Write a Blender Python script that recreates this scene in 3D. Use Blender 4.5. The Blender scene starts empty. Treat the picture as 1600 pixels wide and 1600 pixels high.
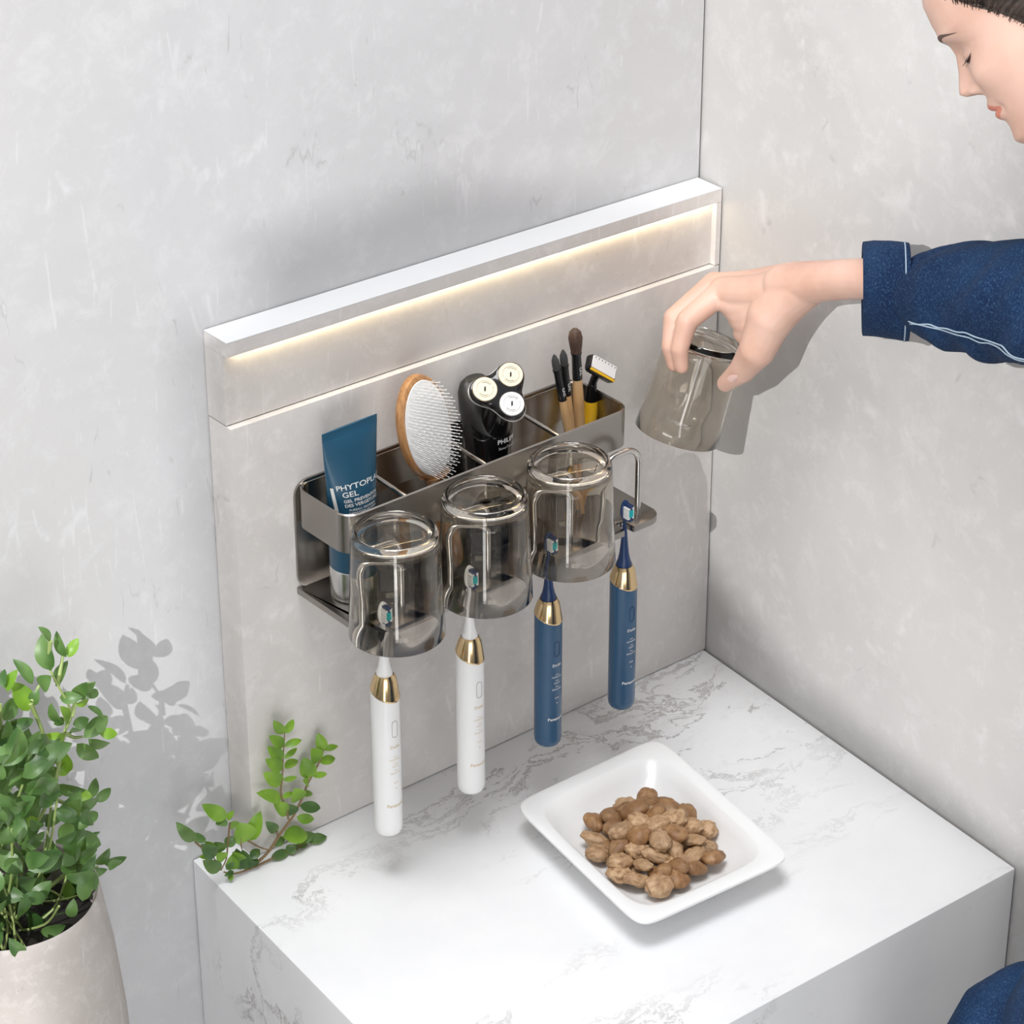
import bpy, bmesh, math, random
import numpy as np
from mathutils import Vector, Matrix, Euler, Quaternion, noise

random.seed(7)
SC = bpy.context.scene
COL = SC.collection

# ------------------------------------------------------------------ camera
cam_data = bpy.data.cameras.new('camera')
cam = bpy.data.objects.new('camera', cam_data)
COL.objects.link(cam)
cam.location = (-1.4511, -1.50485, 1.30786)
cam.rotation_euler = (1.05738, 0.00154, -0.68967)
cam_data.sensor_width = 36.0
cam_data.lens = 4555.63 / 1600 * 36
cam_data.clip_start = 0.05
cam_data.clip_end = 50
SC.camera = cam

# ------------------------------------------------------------------ world, lights, exposure
SC.view_settings.view_transform = 'Standard'
SC.view_settings.look = 'None'
SC.view_settings.gamma = 1.0
SC.view_settings.use_curve_mapping = False
SC.view_settings.exposure = 0.14
SC.cycles.max_bounces = 10
SC.cycles.diffuse_bounces = 4
SC.cycles.adaptive_threshold = 0.03

world = bpy.data.worlds.new('studio')
SC.world = world
world.use_nodes = True
wn, wl = world.node_tree.nodes, world.node_tree.links
wn.clear()
w_out = wn.new('ShaderNodeOutputWorld'); w_bg = wn.new('ShaderNodeBackground')
w_tc = wn.new('ShaderNodeTexCoord'); w_sep = wn.new('ShaderNodeSeparateXYZ'); w_ramp = wn.new('ShaderNodeValToRGB')
wl.new(w_tc.outputs['Generated'], w_sep.inputs[0])
w_map = wn.new('ShaderNodeMapRange'); w_map.inputs[1].default_value = -1; w_map.inputs[2].default_value = 1
wl.new(w_sep.outputs['Z'], w_map.inputs[0]); wl.new(w_map.outputs[0], w_ramp.inputs[0]); wl.new(w_ramp.outputs[0], w_bg.inputs[0])
w_ramp.color_ramp.elements[0].position = 0.38; w_ramp.color_ramp.elements[0].color = (0.26, 0.255, 0.25, 1)
w_ramp.color_ramp.elements[1].position = 0.85; w_ramp.color_ramp.elements[1].color = (1.0, 1.0, 1.02, 1)
w_bg.inputs[1].default_value = 0.70
wl.new(w_bg.outputs[0], w_out.inputs[0])

def area(name, loc, target, sx, sy, energy, color=(1, 1, 1)):
    d = bpy.data.lights.new(name, 'AREA'); d.shape = 'RECTANGLE'; d.size = sx; d.size_y = sy
    d.energy = energy; d.color = color
    o = bpy.data.objects.new(name, d); COL.objects.link(o)
    o.location = loc
    o.rotation_euler = (Vector(target) - Vector(loc)).to_track_quat('-Z', 'Y').to_euler()
    return o

area('front_fill', (-1.35, -2.4, 0.40), (-0.30, -0.37, -0.05), 0.9, 0.7, 7.0, (1.0, 0.99, 0.975))  # added fill lamp aimed at the counter front to brighten it
area('low_strip_softbox', (-0.98, -0.86, -0.07), (-0.30, -0.1, -0.07), 0.12, 0.95, 2.2)
area('overhead_softbox', (-0.85, -0.45, 2.9), (-0.28, -0.17, 0.0), 1.1, 1.1, 48, (0.98, 0.99, 1.0))
sd = bpy.data.lights.new('side_spot', 'SPOT'); sd.energy = 365; sd.spot_size = math.radians(50); sd.spot_blend = 0.7; sd.shadow_soft_size = 0.008; sd.color = (1.0, 0.99, 0.98)
so = bpy.data.objects.new('side_spot', sd); COL.objects.link(so); so.location = (-2.8, -1.6, 1.9)
so.rotation_euler = (Vector((-0.35, 0.0, 0.62)) - Vector(so.location)).to_track_quat('-Z', 'Y').to_euler()

# ------------------------------------------------------------------ helpers
def newmat(name):
    m = bpy.data.materials.new(name); m.use_nodes = True
    return m, m.node_tree.nodes, m.node_tree.links, m.node_tree.nodes['Principled BSDF']

def mat(name, color, rough=0.5, metal=0.0, **kw):
    m, n, l, p = newmat(name)
    p.inputs['Base Color'].default_value = (*color, 1); p.inputs['Roughness'].default_value = rough
    p.inputs['Metallic'].default_value = metal
    for k, v in kw.items(): p.inputs[k.replace('_', ' ')].default_value = v
    return m

def tex(n, kind, **kw):
    t = n.new(kind)
    for k, v in kw.items():
        if k in t.inputs: t.inputs[k].default_value = v
    return t

def coords(n, l, scale=(1, 1, 1), rot=(0, 0, 0), space='Object'):
    tc = n.new('ShaderNodeTexCoord'); mp = n.new('ShaderNodeMapping')
    mp.inputs['Scale'].default_value = scale; mp.inputs['Rotation'].default_value = rot
    l.new(tc.outputs[space], mp.inputs[0])
    return mp.outputs[0]

def ramp(n, l, src, stops):
    r = n.new('ShaderNodeValToRGB'); e = r.color_ramp.elements
    while len(e) < len(stops): e.new(0.5)
    for i, (p, c) in enumerate(stops):
        e[i].position = p; e[i].color = (*c, 1) if isinstance(c, tuple) else (c, c, c, 1)
    l.new(src, r.inputs[0])
    return r.outputs[0]

def mix(n, l, fac, a, b, mode='MIX'):
    x = n.new('ShaderNodeMix'); x.data_type = 'RGBA'; x.blend_type = mode
    for s, v in ((0, fac), (6, a), (7, b)):
        if isinstance(v, bpy.types.NodeSocket): l.new(v, x.inputs[s])
        elif s == 0: x.inputs[0].default_value = v
        else: x.inputs[s].default_value = (*v, 1) if isinstance(v, tuple) else (v, v, v, 1)
    return x.outputs[2]

def math_(n, l, op, a, b=0.0):
    x = n.new('ShaderNodeMath'); x.operation = op
    for i, v in enumerate((a, b)):
        if isinstance(v, bpy.types.NodeSocket): l.new(v, x.inputs[i])
        else: x.inputs[i].default_value = v
    return x.outputs[0]

def bump(n, l, p, h, strength, dist):
    b = n.new('ShaderNodeBump'); b.inputs['Strength'].default_value = strength; b.inputs['Distance'].default_value = dist
    l.new(h, b.inputs['Height']); l.new(b.outputs[0], p.inputs['Normal'])

class G:
    """collects geometry for ONE mesh"""
    def __init__(s): s.v = []; s.f = []; s.m = []
    def add(s, vs, fs, mi=0):
        o = len(s.v); s.v += [tuple(map(float, x)) for x in vs]
        for f in fs: s.f.append([i + o for i in f]); s.m.append(mi)
        return s
    def box(s, x0, x1, y0, y1, z0, z1, mi=0):
        vs = [(x, y, z) for z in (z0, z1) for y in (y0, y1) for x in (x0, x1)]
        return s.hexa(vs, mi)
    def hexa(s, vs, mi=0):   # order: x fastest, then y, then z
        return s.add(vs, [(0, 2, 3, 1), (4, 5, 7, 6), (0, 1, 5, 4), (2, 6, 7, 3), (0, 4, 6, 2), (1, 3, 7, 5)], mi)
    def prism(s, poly, z0, z1, mi=0, f=lambda x, y, z: (x, y, z)):
        n = len(poly)
        vs = [f(x, y, z0) for x, y in poly] + [f(x, y, z1) for x, y in poly]
        fs = [tuple(reversed(range(n))), tuple(range(n, 2 * n))] + [(i, (i + 1) % n, (i + 1) % n + n, i + n) for i in range(n)]
        return s.add(vs, fs, mi)
    def loft(s, rings, cap=True, mi=0, closed=False):
        n = len(rings[0]); vs = [p for r in rings for p in r]; fs = []
        R = len(rings)
        for j in range(R if closed else R - 1):
            a, b = j * n, ((j + 1) % R) * n
            for i in range(n): fs.append((a + i, a + (i + 1) % n, b + (i + 1) % n, b + i))
        if cap and not closed:
            fs.append(tuple(reversed(range(n)))); fs.append(tuple(range((R - 1) * n, R * n)))
        return s.add(vs, fs, mi)
    def lathe(s, prof, n=48, mi=0, cap=True, f=None, origin=(0, 0, 0)):
        rings = []
        for r, z in prof:
            ring = []
            for i in range(n):
                a = 2 * math.pi * i / n
                p = (r * math.cos(a) + origin[0], r * math.sin(a) + origin[1], z + origin[2])
                ring.append(f(p, a, z) if f else p)
            rings.append(ring)
        return s.loft(rings, cap, mi)
    def tube(s, pts, rad, n=12, cap=True, mi=0, closed=False):
        pts = [Vector(p) for p in pts]; N = len(pts)
        rads = rad if isinstance(rad, (list, tuple)) else [rad] * N
        rings = []; up = None
        for i, p in enumerate(pts):
            a = pts[(i - 1) % N] if (closed or i > 0) else p
            b = pts[(i + 1) % N] if (closed or i < N - 1) else p
            t = (b - a).normalized()
            if up is None: up = t.orthogonal().normalized()
            up = (up - t * up.dot(t))
            up = up.normalized() if up.length > 1e-6 else t.orthogonal().normalized()
            w = t.cross(up)
            rings.append([p + (up * math.cos(2 * math.pi * k / n) + w * math.sin(2 * math.pi * k / n)) * rads[i] for k in range(n)])
        return s.loft(rings, cap, mi, closed)
    def mapv(s, f): s.v = [tuple(f(Vector(p))) for p in s.v]; return s
    def mesh(s, name, mats, smooth=True, fix=True):
        me = bpy.data.meshes.new(name); me.from_pydata(s.v, [], s.f)
        for m in (mats if isinstance(mats, (list, tuple)) else [mats]): me.materials.append(m)
        for p, mi in zip(me.polygons, s.m): p.material_index = mi
        if fix:
            bm = bmesh.new(); bm.from_mesh(me); bmesh.ops.recalc_face_normals(bm, faces=bm.faces); bm.to_mesh(me); bm.free()
        me.shade_smooth() if smooth else me.shade_flat()
        if smooth and smooth != 'all':
            try: me.set_sharp_from_angle(angle=math.radians(38))
            except Exception: pass
        me.update()
        return me
    def build(s, name, mats, parent=None, smooth=True, loc=(0, 0, 0), rot=(0, 0, 0), bevel=0, seg=2):
        me = s.mesh(name, mats, smooth)
        if bevel:
            bm = bmesh.new(); bm.from_mesh(me)
            bmesh.ops.remove_doubles(bm, verts=bm.verts, dist=1e-6)
            es = [e for e in bm.edges if len(e.link_faces) == 2 and e.calc_face_angle(0) > math.radians(30)]
            bmesh.ops.bevel(bm, geom=es, offset=bevel, segments=seg, profile=0.5, affect='EDGES', clamp_overlap=True)
            bm.to_mesh(me); bm.free(); me.shade_smooth()
            try: me.set_sharp_from_angle(angle=math.radians(38))
            except Exception: pass
        return link(name, me, parent, loc, rot)

def link(name, me, parent=None, loc=(0, 0, 0), rot=(0, 0, 0)):
    o = bpy.data.objects.new(name, me); COL.objects.link(o)
    o.location = loc; o.rotation_euler = rot
    if parent: o.parent = parent
    return o

def empty(name, loc=(0, 0, 0), rot=(0, 0, 0)):
    o = bpy.data.objects.new(name, None); COL.objects.link(o); o.empty_display_size = 0.02
    o.location = loc; o.rotation_euler = rot
    return o

def tag(o, label=None, cat=None, group=None, kind=None):
    for k, v in (('label', label), ('category', cat), ('group', group), ('kind', kind)):
        if v: o[k] = v
    return o

def copy_tree(o, parent=None):
    c = o.copy(); COL.objects.link(c); c.parent = parent
    for ch in [x for x in COL.objects if x.parent == o]: copy_tree(ch, c)
    return c

def smoothpath(pts, n=8, closed=False):
    P = [Vector(p) for p in pts]; out = []
    N = len(P)
    for i in range(N - 1):
        p0 = P[max(i - 1, 0)]; p1 = P[i]; p2 = P[i + 1]; p3 = P[min(i + 2, N - 1)]
        for k in range(n):
            t = k / n
            out.append(0.5 * ((2 * p1) + (-p0 + p2) * t + (2 * p0 - 5 * p1 + 4 * p2 - p3) * t * t + (-p0 + 3 * p1 - 3 * p2 + p3) * t ** 3))
    out.append(P[-1]); return out

def rrect(w, h, r, n=6, cx=0, cy=0):
    out = []
    for sx, sy, a0 in ((1, 1, 0), (-1, 1, 90), (-1, -1, 180), (1, -1, 270)):
        for k in range(n + 1):
            a = math.radians(a0 + 90 * k / n)
            out.append((cx + sx * (w / 2 - r) + r * math.cos(a), cy + sy * (h / 2 - r) + r * math.sin(a)))
    return out

def text_verts(body, size, bold=0.0, spacing=1.0):
    cu = bpy.data.curves.new('txt', 'FONT'); cu.body = body; cu.size = size; cu.align_x = 'CENTER'; cu.align_y = 'CENTER'
    cu.space_character = spacing; cu.offset = bold; cu.resolution_u = 3
    o = bpy.data.objects.new('txt', cu); COL.objects.link(o)
    dg = bpy.context.evaluated_depsgraph_get(); dg.update()
    me = bpy.data.meshes.new_from_object(o.evaluated_get(dg))
    vs = [tuple(v.co) for v in me.vertices]; fs = [tuple(p.vertices) for p in me.polygons]
    bpy.data.objects.remove(o); bpy.data.curves.remove(cu); bpy.data.meshes.remove(me)
    return vs, fs

# ------------------------------------------------------------------ materials
def plaster(name, base, dark, light, warm, seed=0.0, crack=0.5, nscale=1.0):
    m, n, l, p = newmat(name)
    co = coords(n, l, (1, 1, 1), (0.3, 0.5, seed))
    n1 = tex(n, 'ShaderNodeTexNoise', Scale=5.0 * nscale, Detail=5.0, Roughness=0.65, Distortion=0.6); l.new(co, n1.inputs['Vector'])
    n2 = tex(n, 'ShaderNodeTexNoise', Scale=38.0 * nscale, Detail=5.0, Roughness=0.75, Distortion=0.3); l.new(co, n2.inputs['Vector'])
    n3 = tex(n, 'ShaderNodeTexNoise', Scale=2.2 * nscale, Detail=3.0); l.new(co, n3.inputs['Vector'])
    c = mix(n, l, ramp(n, l, n1.outputs[0], [(0.35, 0.0), (0.68, 1.0)]), dark, base)
    c = mix(n, l, ramp(n, l, n3.outputs[0], [(0.45, 0.0), (0.62, 0.55)]), c, warm)
    c = mix(n, l, ramp(n, l, n2.outputs[0], [(0.50, 0.0), (0.72, 0.7)]), c, light)
    # short straight scratches, pale and dark, and small pits
    dk = tuple(x * 0.70 for x in dark)
    for sc, st, rot, col, lo, msk, amt, wob in ((30.0, 0.16, (0.3, 0.9, 0.5), light, 0.030, (0.56, 0.62), 0.9, 0.25), (36.0, 0.22, (0.7, -0.5, 1.1), dk, 0.022, (0.61, 0.66), crack, 0.5), (48.0, 0.12, (1.2, 0.2, -0.6), light, 0.035, (0.57, 0.63), 0.7, 0.15), (17.0, 0.35, (-0.4, 0.6, 0.2), dk, 0.012, (0.60, 0.66), crack * 0.8, 0.9)):
        c2 = coords(n, l, (sc, sc * st, sc * st), rot)
        c3 = coords(n, l, (6.0, 6.0, 6.0), rot)
        dn = tex(n, 'ShaderNodeTexNoise', Scale=1.6, Detail=3.0, Roughness=0.6); l.new(c2, dn.inputs['Vector'])
        va = n.new('ShaderNodeVectorMath'); va.operation = 'MULTIPLY_ADD'
        l.new(dn.outputs['Color'], va.inputs[0]); va.inputs[1].default_value = (wob, wob, wob); l.new(c2, va.inputs[2])
        vo = n.new('ShaderNodeTexVoronoi'); vo.feature = 'DISTANCE_TO_EDGE'; vo.inputs['Scale'].default_value = 1.0
        l.new(va.outputs[0], vo.inputs['Vector'])
        mk = tex(n, 'ShaderNodeTexNoise', Scale=2.6, Detail=4.0, Roughness=0.7); l.new(c3, mk.inputs['Vector'])
        f = math_(n, l, 'MULTIPLY', ramp(n, l, vo.outputs[0], [(0.0, 1.0), (lo, 0.0)]), ramp(n, l, mk.outputs[0], [(msk[0], 0.0), (msk[1], amt)]))
        c = mix(n, l, f, c, col)
    n4 = tex(n, 'ShaderNodeTexNoise', Scale=120.0 * nscale, Detail=4.0, Roughness=0.7); l.new(co, n4.inputs['Vector'])
    pit = math_(n, l, 'MULTIPLY', ramp(n, l, n4.outputs[0], [(0.66, 0.0), (0.70, 0.8)]), ramp(n, l, n1.outputs[0], [(0.40, 0.6), (0.50, 0.0)]))
    c = mix(n, l, pit, c, dk)
    l.new(c, p.inputs['Base Color'])
    p.inputs['Roughness'].default_value = 0.72; p.inputs['Specular IOR Level'].default_value = 0.25
    bump(n, l, p, n2.outputs[0], 0.25, 0.0012)
    return m

M = {}
M['wall'] = plaster('pale concrete plaster', (0.538, 0.538, 0.550), (0.488, 0.488, 0.499), (0.593, 0.593, 0.605), (0.515, 0.507, 0.499), 0.2, 0.55)
M['wall_r'] = plaster('warm concrete plaster', (0.498, 0.490, 0.481), (0.445, 0.436, 0.427), (0.561, 0.552, 0.543), (0.490, 0.477, 0.463), 1.3, 0.45)
M['panel'] = plaster('warm grey stone', (0.685, 0.655, 0.633), (0.612, 0.581, 0.559), (0.764, 0.736, 0.713), (0.672, 0.644, 0.621), 2.1, 0.5, 1.3)
M['panel_top'] = mat('white panel edge', (0.68, 0.685, 0.695), 0.5)
M['floor'] = mat('grey floor', (0.42, 0.41, 0.40), 0.6)
M['pot'] = plaster('stoneware', (0.47, 0.435, 0.41), (0.40, 0.365, 0.345), (0.56, 0.53, 0.505), (0.47, 0.435, 0.405), 0.9, 0.3, 2.0)

def marble():
    m, n, l, p = newmat('white marble')
    co = coords(n, l, (1, 1, 1), (0.1, 0.25, -0.25))
    dn = tex(n, 'ShaderNodeTexNoise', Scale=9.0, Detail=6.0, Roughness=0.62); l.new(co, dn.inputs['Vector'])
    va = n.new('ShaderNodeVectorMath'); va.operation = 'MULTIPLY_ADD'
    st = coords(n, l, (0.55, 1.45, 1.0), (0.15, 0.25, 0.62))
    l.new(dn.outputs['Color'], va.inputs[0]); va.inputs[1].default_value = (0.10, 0.10, 0.10); l.new(st, va.inputs[2])
    a = tex(n, 'ShaderNodeTexNoise', Scale=11.0, Detail=7.0, Roughness=0.68, Distortion=0.6); l.new(va.outputs[0], a.inputs['Vector'])
    b = tex(n, 'ShaderNodeTexNoise', Scale=3.6, Detail=4.0, Roughness=0.55); l.new(st, b.inputs['Vector'])
    d = math_(n, l, 'ABSOLUTE', math_(n, l, 'SUBTRACT', a.outputs[0], 0.5))
    vein = ramp(n, l, d, [(0.0, 1.0), (0.008, 0.55), (0.022, 0.0)])
    msk = ramp(n, l, b.outputs[0], [(0.45, 0.0), (0.56, 1.0)])
    f = math_(n, l, 'MULTIPLY', vein, msk)
    a2 = tex(n, 'ShaderNodeTexNoise', Scale=30.0, Detail=6.0, Roughness=0.7); l.new(va.outputs[0], a2.inputs['Vector'])
    blot = math_(n, l, 'MULTIPLY', ramp(n, l, a2.outputs[0], [(0.50, 0.0), (0.66, 0.75)]), ramp(n, l, b.outputs[0], [(0.50, 0.0), (0.60, 1.0)]))
    c = mix(n, l, ramp(n, l, dn.outputs[0], [(0.35, 0.0), (0.7, 1.0)]), (0.80, 0.803, 0.815), (0.86, 0.86, 0.865))
    c = mix(n, l, math_(n, l, 'MULTIPLY', f, 0.9), c, (0.36, 0.345, 0.33))
    c = mix(n, l, math_(n, l, 'MULTIPLY', blot, 0.45), c, (0.58, 0.56, 0.54))
    l.new(c, p.inputs['Base Color']); p.inputs['Roughness'].default_value = 0.38
    p.inputs['Specular IOR Level'].default_value = 0.35
    return m
M['marble'] = marble()

def brushed(name, c0, c1, rough, vec=(1, 1, 1)):
    m, n, l, p = newmat(name)
    co = coords(n, l, vec)
    a = tex(n, 'ShaderNodeTexNoise', Scale=60.0, Detail=4.0); l.new(co, a.inputs['Vector'])
    l.new(mix(n, l, a.outputs[0], c0, c1), p.inputs['Base Color'])
    p.inputs['Metallic'].default_value = 1.0
    l.new(ramp(n, l, a.outputs[0], [(0.3, rough - 0.002), (0.7, rough + 0.003)]), p.inputs['Roughness'])
    return m
M['steel'] = brushed('gunmetal steel', (0.335, 0.312, 0.290), (0.339, 0.316, 0.294), 0.27, (1.5, 9, 9))
M['wire'] = brushed('polished steel rod', (0.58, 0.56, 0.53), (0.64, 0.62, 0.60), 0.20)
M['chrome'] = brushed('satin cap steel', (0.60, 0.59, 0.58), (0.68, 0.67, 0.66), 0.22)
M['gold'] = mat('champagne gold', (0.70, 0.52, 0.29), 0.17, 1.0)
M['white_gloss'] = mat('glossy white plastic', (0.86, 0.86, 0.855), 0.28)
M['blue_gloss'] = mat('glossy navy plastic', (0.028, 0.088, 0.175), 0.25)
M['navy'] = mat('dark navy', (0.006, 0.03, 0.11), 0.35)
M['teal'] = mat('teal bristle', (0.0, 0.46, 0.48), 0.5)
M['white'] = mat('white', (0.85, 0.85, 0.84), 0.5)
M['goldtext'] = mat('gold print', (0.62, 0.50, 0.30), 0.5)
M['silvertext'] = mat('silver print', (0.80, 0.79, 0.76), 0.5)
M['greyline'] = mat('grey print', (0.42, 0.41, 0.40), 0.5)
M['tube'] = mat('petrol blue tube', (0.018, 0.085, 0.15), 0.33)
M['black_gloss'] = mat('gloss black', (0.006, 0.006, 0.007), 0.08)
M['black_matte'] = mat('matte black rubber', (0.022, 0.022, 0.021), 0.45)
M['ferrule'] = mat('black ferrule', (0.012, 0.012, 0.013), 0.15)
M['sponge'] = mat('dark sponge', (0.045, 0.045, 0.045), 0.9)
M['yellow'] = mat('yellow plastic', (0.85, 0.50, 0.02), 0.3)
M['silver'] = mat('silver', (0.60, 0.59, 0.57), 0.42, 0.85)
M['champagne'] = mat('champagne metal', (0.62, 0.54, 0.40), 0.42, 0.85)

def wood(name, c0, c1, vec, rough=0.4):
    m, n, l, p = newmat(name)
    co = coords(n, l, vec)
    a = tex(n, 'ShaderNodeTexNoise', Scale=20.0, Detail=5.0, Distortion=0.6); l.new(co, a.inputs['Vector'])
    l.new(ramp(n, l, a.outputs[0], [(0.35, c0), (0.65, c1)]), p.inputs['Base Color'])
    p.inputs['Roughness'].default_value = rough
    return m
M['beech'] = wood('pale beech', (0.60, 0.36, 0.16), (0.72, 0.47, 0.24), (12, 12, 1.5))
M['brushwood'] = wood('oiled wood', (0.36, 0.17, 0.065), (0.55, 0.29, 0.12), (14, 14, 3), 0.25)

def hairmat(name, c0, c1, vec=(1, 1, 1), sc=150.0):
    m, n, l, p = newmat(name)
    co = coords(n, l, vec)
    a = tex(n, 'ShaderNodeTexNoise', Scale=sc, Detail=5.0, Roughness=0.7); l.new(co, a.inputs['Vector'])
    l.new(ramp(n, l, a.outputs[0], [(0.35, c0), (0.68, c1)]), p.inputs['Base Color'])
    p.inputs['Roughness'].default_value = 0.5
    bump(n, l, p, a.outputs[0], 0.6, 0.0006)
    return m
M['bristlehair'] = hairmat('brown brush hair', (0.03, 0.015, 0.01), (0.13, 0.07, 0.045), (30, 30, 3), 20)
M['hair'] = hairmat('dark brown hair', (0.012, 0.008, 0.006), (0.07, 0.045, 0.035), (1, 1, 1), 160)

def glassmat():
    m, n, l, p = newmat('smoke tinted clear plastic')
    p.inputs['Base Color'].default_value = (0.88, 0.845, 0.785, 1)
    p.inputs['Transmission Weight'].default_value = 1.0
    p.inputs['Roughness'].default_value = 0.0; p.inputs['IOR'].default_value = 1.45
    return m
M['glass'] = glassmat()

def leafmat(name, c0, c1):
    m, n, l, p = newmat(name)
    oi = n.new('ShaderNodeTexCoord')
    a = tex(n, 'ShaderNodeTexNoise', Scale=45.0, Detail=2.0); l.new(oi.outputs['Object'], a.inputs['Vector'])
    c = ramp(n, l, a.outputs[0], [(0.38, c0), (0.62, c1)])
    l.new(c, p.inputs['Base Color']); p.inputs['Roughness'].default_value = 0.38
    tr = n.new('ShaderNodeBsdfTranslucent'); l.new(mix(n, l, 0.5, c, (0.35, 0.5, 0.05)), tr.inputs[0])
    mx = n.new('ShaderNodeMixShader'); mx.inputs[0].default_value = 0.25
    l.new(p.outputs[0], mx.inputs[1]); l.new(tr.outputs[0], mx.inputs[2])
    l.new(mx.outputs[0], n['Material Output'].inputs[0])
    return m
M['leaf'] = leafmat('leaf', (0.040, 0.105, 0.025), (0.115, 0.215, 0.065))
M['leaf_bright'] = leafmat('young leaf', (0.12, 0.26, 0.02), (0.23, 0.42, 0.04))
M['stem'] = mat('green stem', (0.28, 0.36, 0.12), 0.5)
M['twig'] = mat('brown twig', (0.20, 0.13, 0.06), 0.6)
M['soil'] = mat('dark soil', (0.012, 0.010, 0.008), 0.9)

def nutmat(name, c0, c1, c2, sc, st):
    m, n, l, p = newmat(name)
    co = coords(n, l)
    oi = n.new('ShaderNodeObjectInfo')
    va = n.new('ShaderNodeVectorMath'); va.operation = 'ADD'; l.new(co, va.inputs[0]); l.new(oi.outputs['Random'], va.inputs[1])
    a = tex(n, 'ShaderNodeTexNoise', Scale=sc, Detail=6.0, Roughness=0.65); l.new(va.outputs[0], a.inputs['Vector'])
    c = ramp(n, l, a.outputs[0], [(0.3, c0), (0.5, c1), (0.7, c2)])
    l.new(mix(n, l, ramp(n, l, oi.outputs['Random'], [(0.0, 0.0), (1.0, 0.45)]), c, tuple(x * 0.55 for x in c1)), p.inputs['Base Color'])
    p.inputs['Roughness'].default_value = 0.5
    bump(n, l, p, a.outputs[0], st, 0.0012)
    return m
M['nut_smooth'] = nutmat('nut skin', (0.16, 0.070, 0.025), (0.31, 0.160, 0.066), (0.47, 0.285, 0.145), 110.0, 0.5)
M['nut_rough'] = nutmat('nut kernel', (0.22, 0.105, 0.045), (0.50, 0.31, 0.165), (0.70, 0.50, 0.31), 170.0, 1.0)

def skin():
    m, n, l, p = newmat('skin')
    co = coords(n, l)
    a = tex(n, 'ShaderNodeTexNoise', Scale=22.0, Detail=4.0); l.new(co, a.inputs['Vector'])
    b = tex(n, 'ShaderNodeTexNoise', Scale=700.0, Detail=2.0); l.new(co, b.inputs['Vector'])
    l.new(ramp(n, l, a.outputs[0], [(0.35, (0.49, 0.295, 0.225)), (0.62, (0.575, 0.38, 0.305))]), p.inputs['Base Color'])
    p.inputs['Roughness'].default_value = 0.48
    p.inputs['Subsurface Weight'].default_value = 0.25; p.inputs['Subsurface Radius'].default_value = (0.008, 0.003, 0.0015); p.inputs['Subsurface Scale'].default_value = 0.5
    bump(n, l, p, b.outputs[0], 0.08, 0.0004)
    return m
M['skin'] = skin()
M['brow'] = mat('eyebrow hair', (0.09, 0.055, 0.045), 0.8)
M['lips'] = mat('lips', (0.48, 0.17, 0.12), 0.4)
M['nail'] = mat('nail', (0.66, 0.44, 0.39), 0.2)
M['eye'] = mat('eye', (0.05, 0.02, 0.012), 0.1)

def denim(name, a_, b_):
    m, n, l, p = newmat(name)
    co = coords(n, l)
    a = tex(n, 'ShaderNodeTexNoise', Scale=620.0, Detail=2.0, Roughness=0.8); l.new(co, a.inputs['Vector'])
    b = tex(n, 'ShaderNodeTexNoise', Scale=24.0, Detail=4.0); l.new(co, b.inputs['Vector'])
    c = mix(n, l, ramp(n, l, b.outputs[0], [(0.35, 0.0), (0.7, 1.0)]), a_, b_)
    c = mix(n, l, ramp(n, l, a.outputs[0], [(0.50, 0.0), (0.68, 0.75)]), c, (0.030, 0.072, 0.14))
    l.new(c, p.inputs['Base Color']); p.inputs['Roughness'].default_value = 0.85
    p.inputs['Specular IOR Level'].default_value = 0.15
    bump(n, l, p, a.outputs[0], 0.5, 0.0006)
    return m
M['denim'] = denim('dark blue denim', (0.003, 0.012, 0.042), (0.007, 0.025, 0.070))
M['stitch'] = mat('stitching', (0.30, 0.38, 0.46), 0.8)
m_, n_, l_, p_ = newmat('warm led'); p_.inputs['Base Color'].default_value = (1, 0.9, 0.7, 1)
p_.inputs['Emission Color'].default_value = (1.0, 0.80, 0.50, 1); p_.inputs['Emission Strength'].default_value = 15.0
M['led'] = m_

# ------------------------------------------------------------------ the setting
ZF = -0.68
tag(G().box(-2.6, 0.3, -2.6, 0.3, ZF - 0.05, ZF).build('floor', M['floor'], smooth=False), kind='structure')
tag(G().box(-2.6, 0.0, 0.0283, 0.10, ZF, 1.9).build('wall_back', M['wall'], smooth=False), kind='structure')
tag(G().box(0.0, 0.1, -2.5, 0.06, ZF, 1.9).build('wall_right', M['wall_r'], smooth=False, rot=(0, 0, -0.0815)), kind='structure')
# added unseen board, outline cut to shade the back wall, panel and counter
tag(G().prism([(-2.1582, ZF), (-2.1582, 1.4956), (-2.1433, 1.4956), (-2.1433, 1.5086), (-2.0952, 1.5086), (-2.0676, 1.4992), (-2.0290, 1.4865), (-2.0265, 1.400), (-1.963, 1.340), (-1.84, 1.250), (-1.75, 1.18), (-1.75, ZF)], -1.153, -1.150, f=lambda x, y, z: (x, z, y)).build('shade_board', M['wall'], smooth=False), kind='structure')

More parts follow.
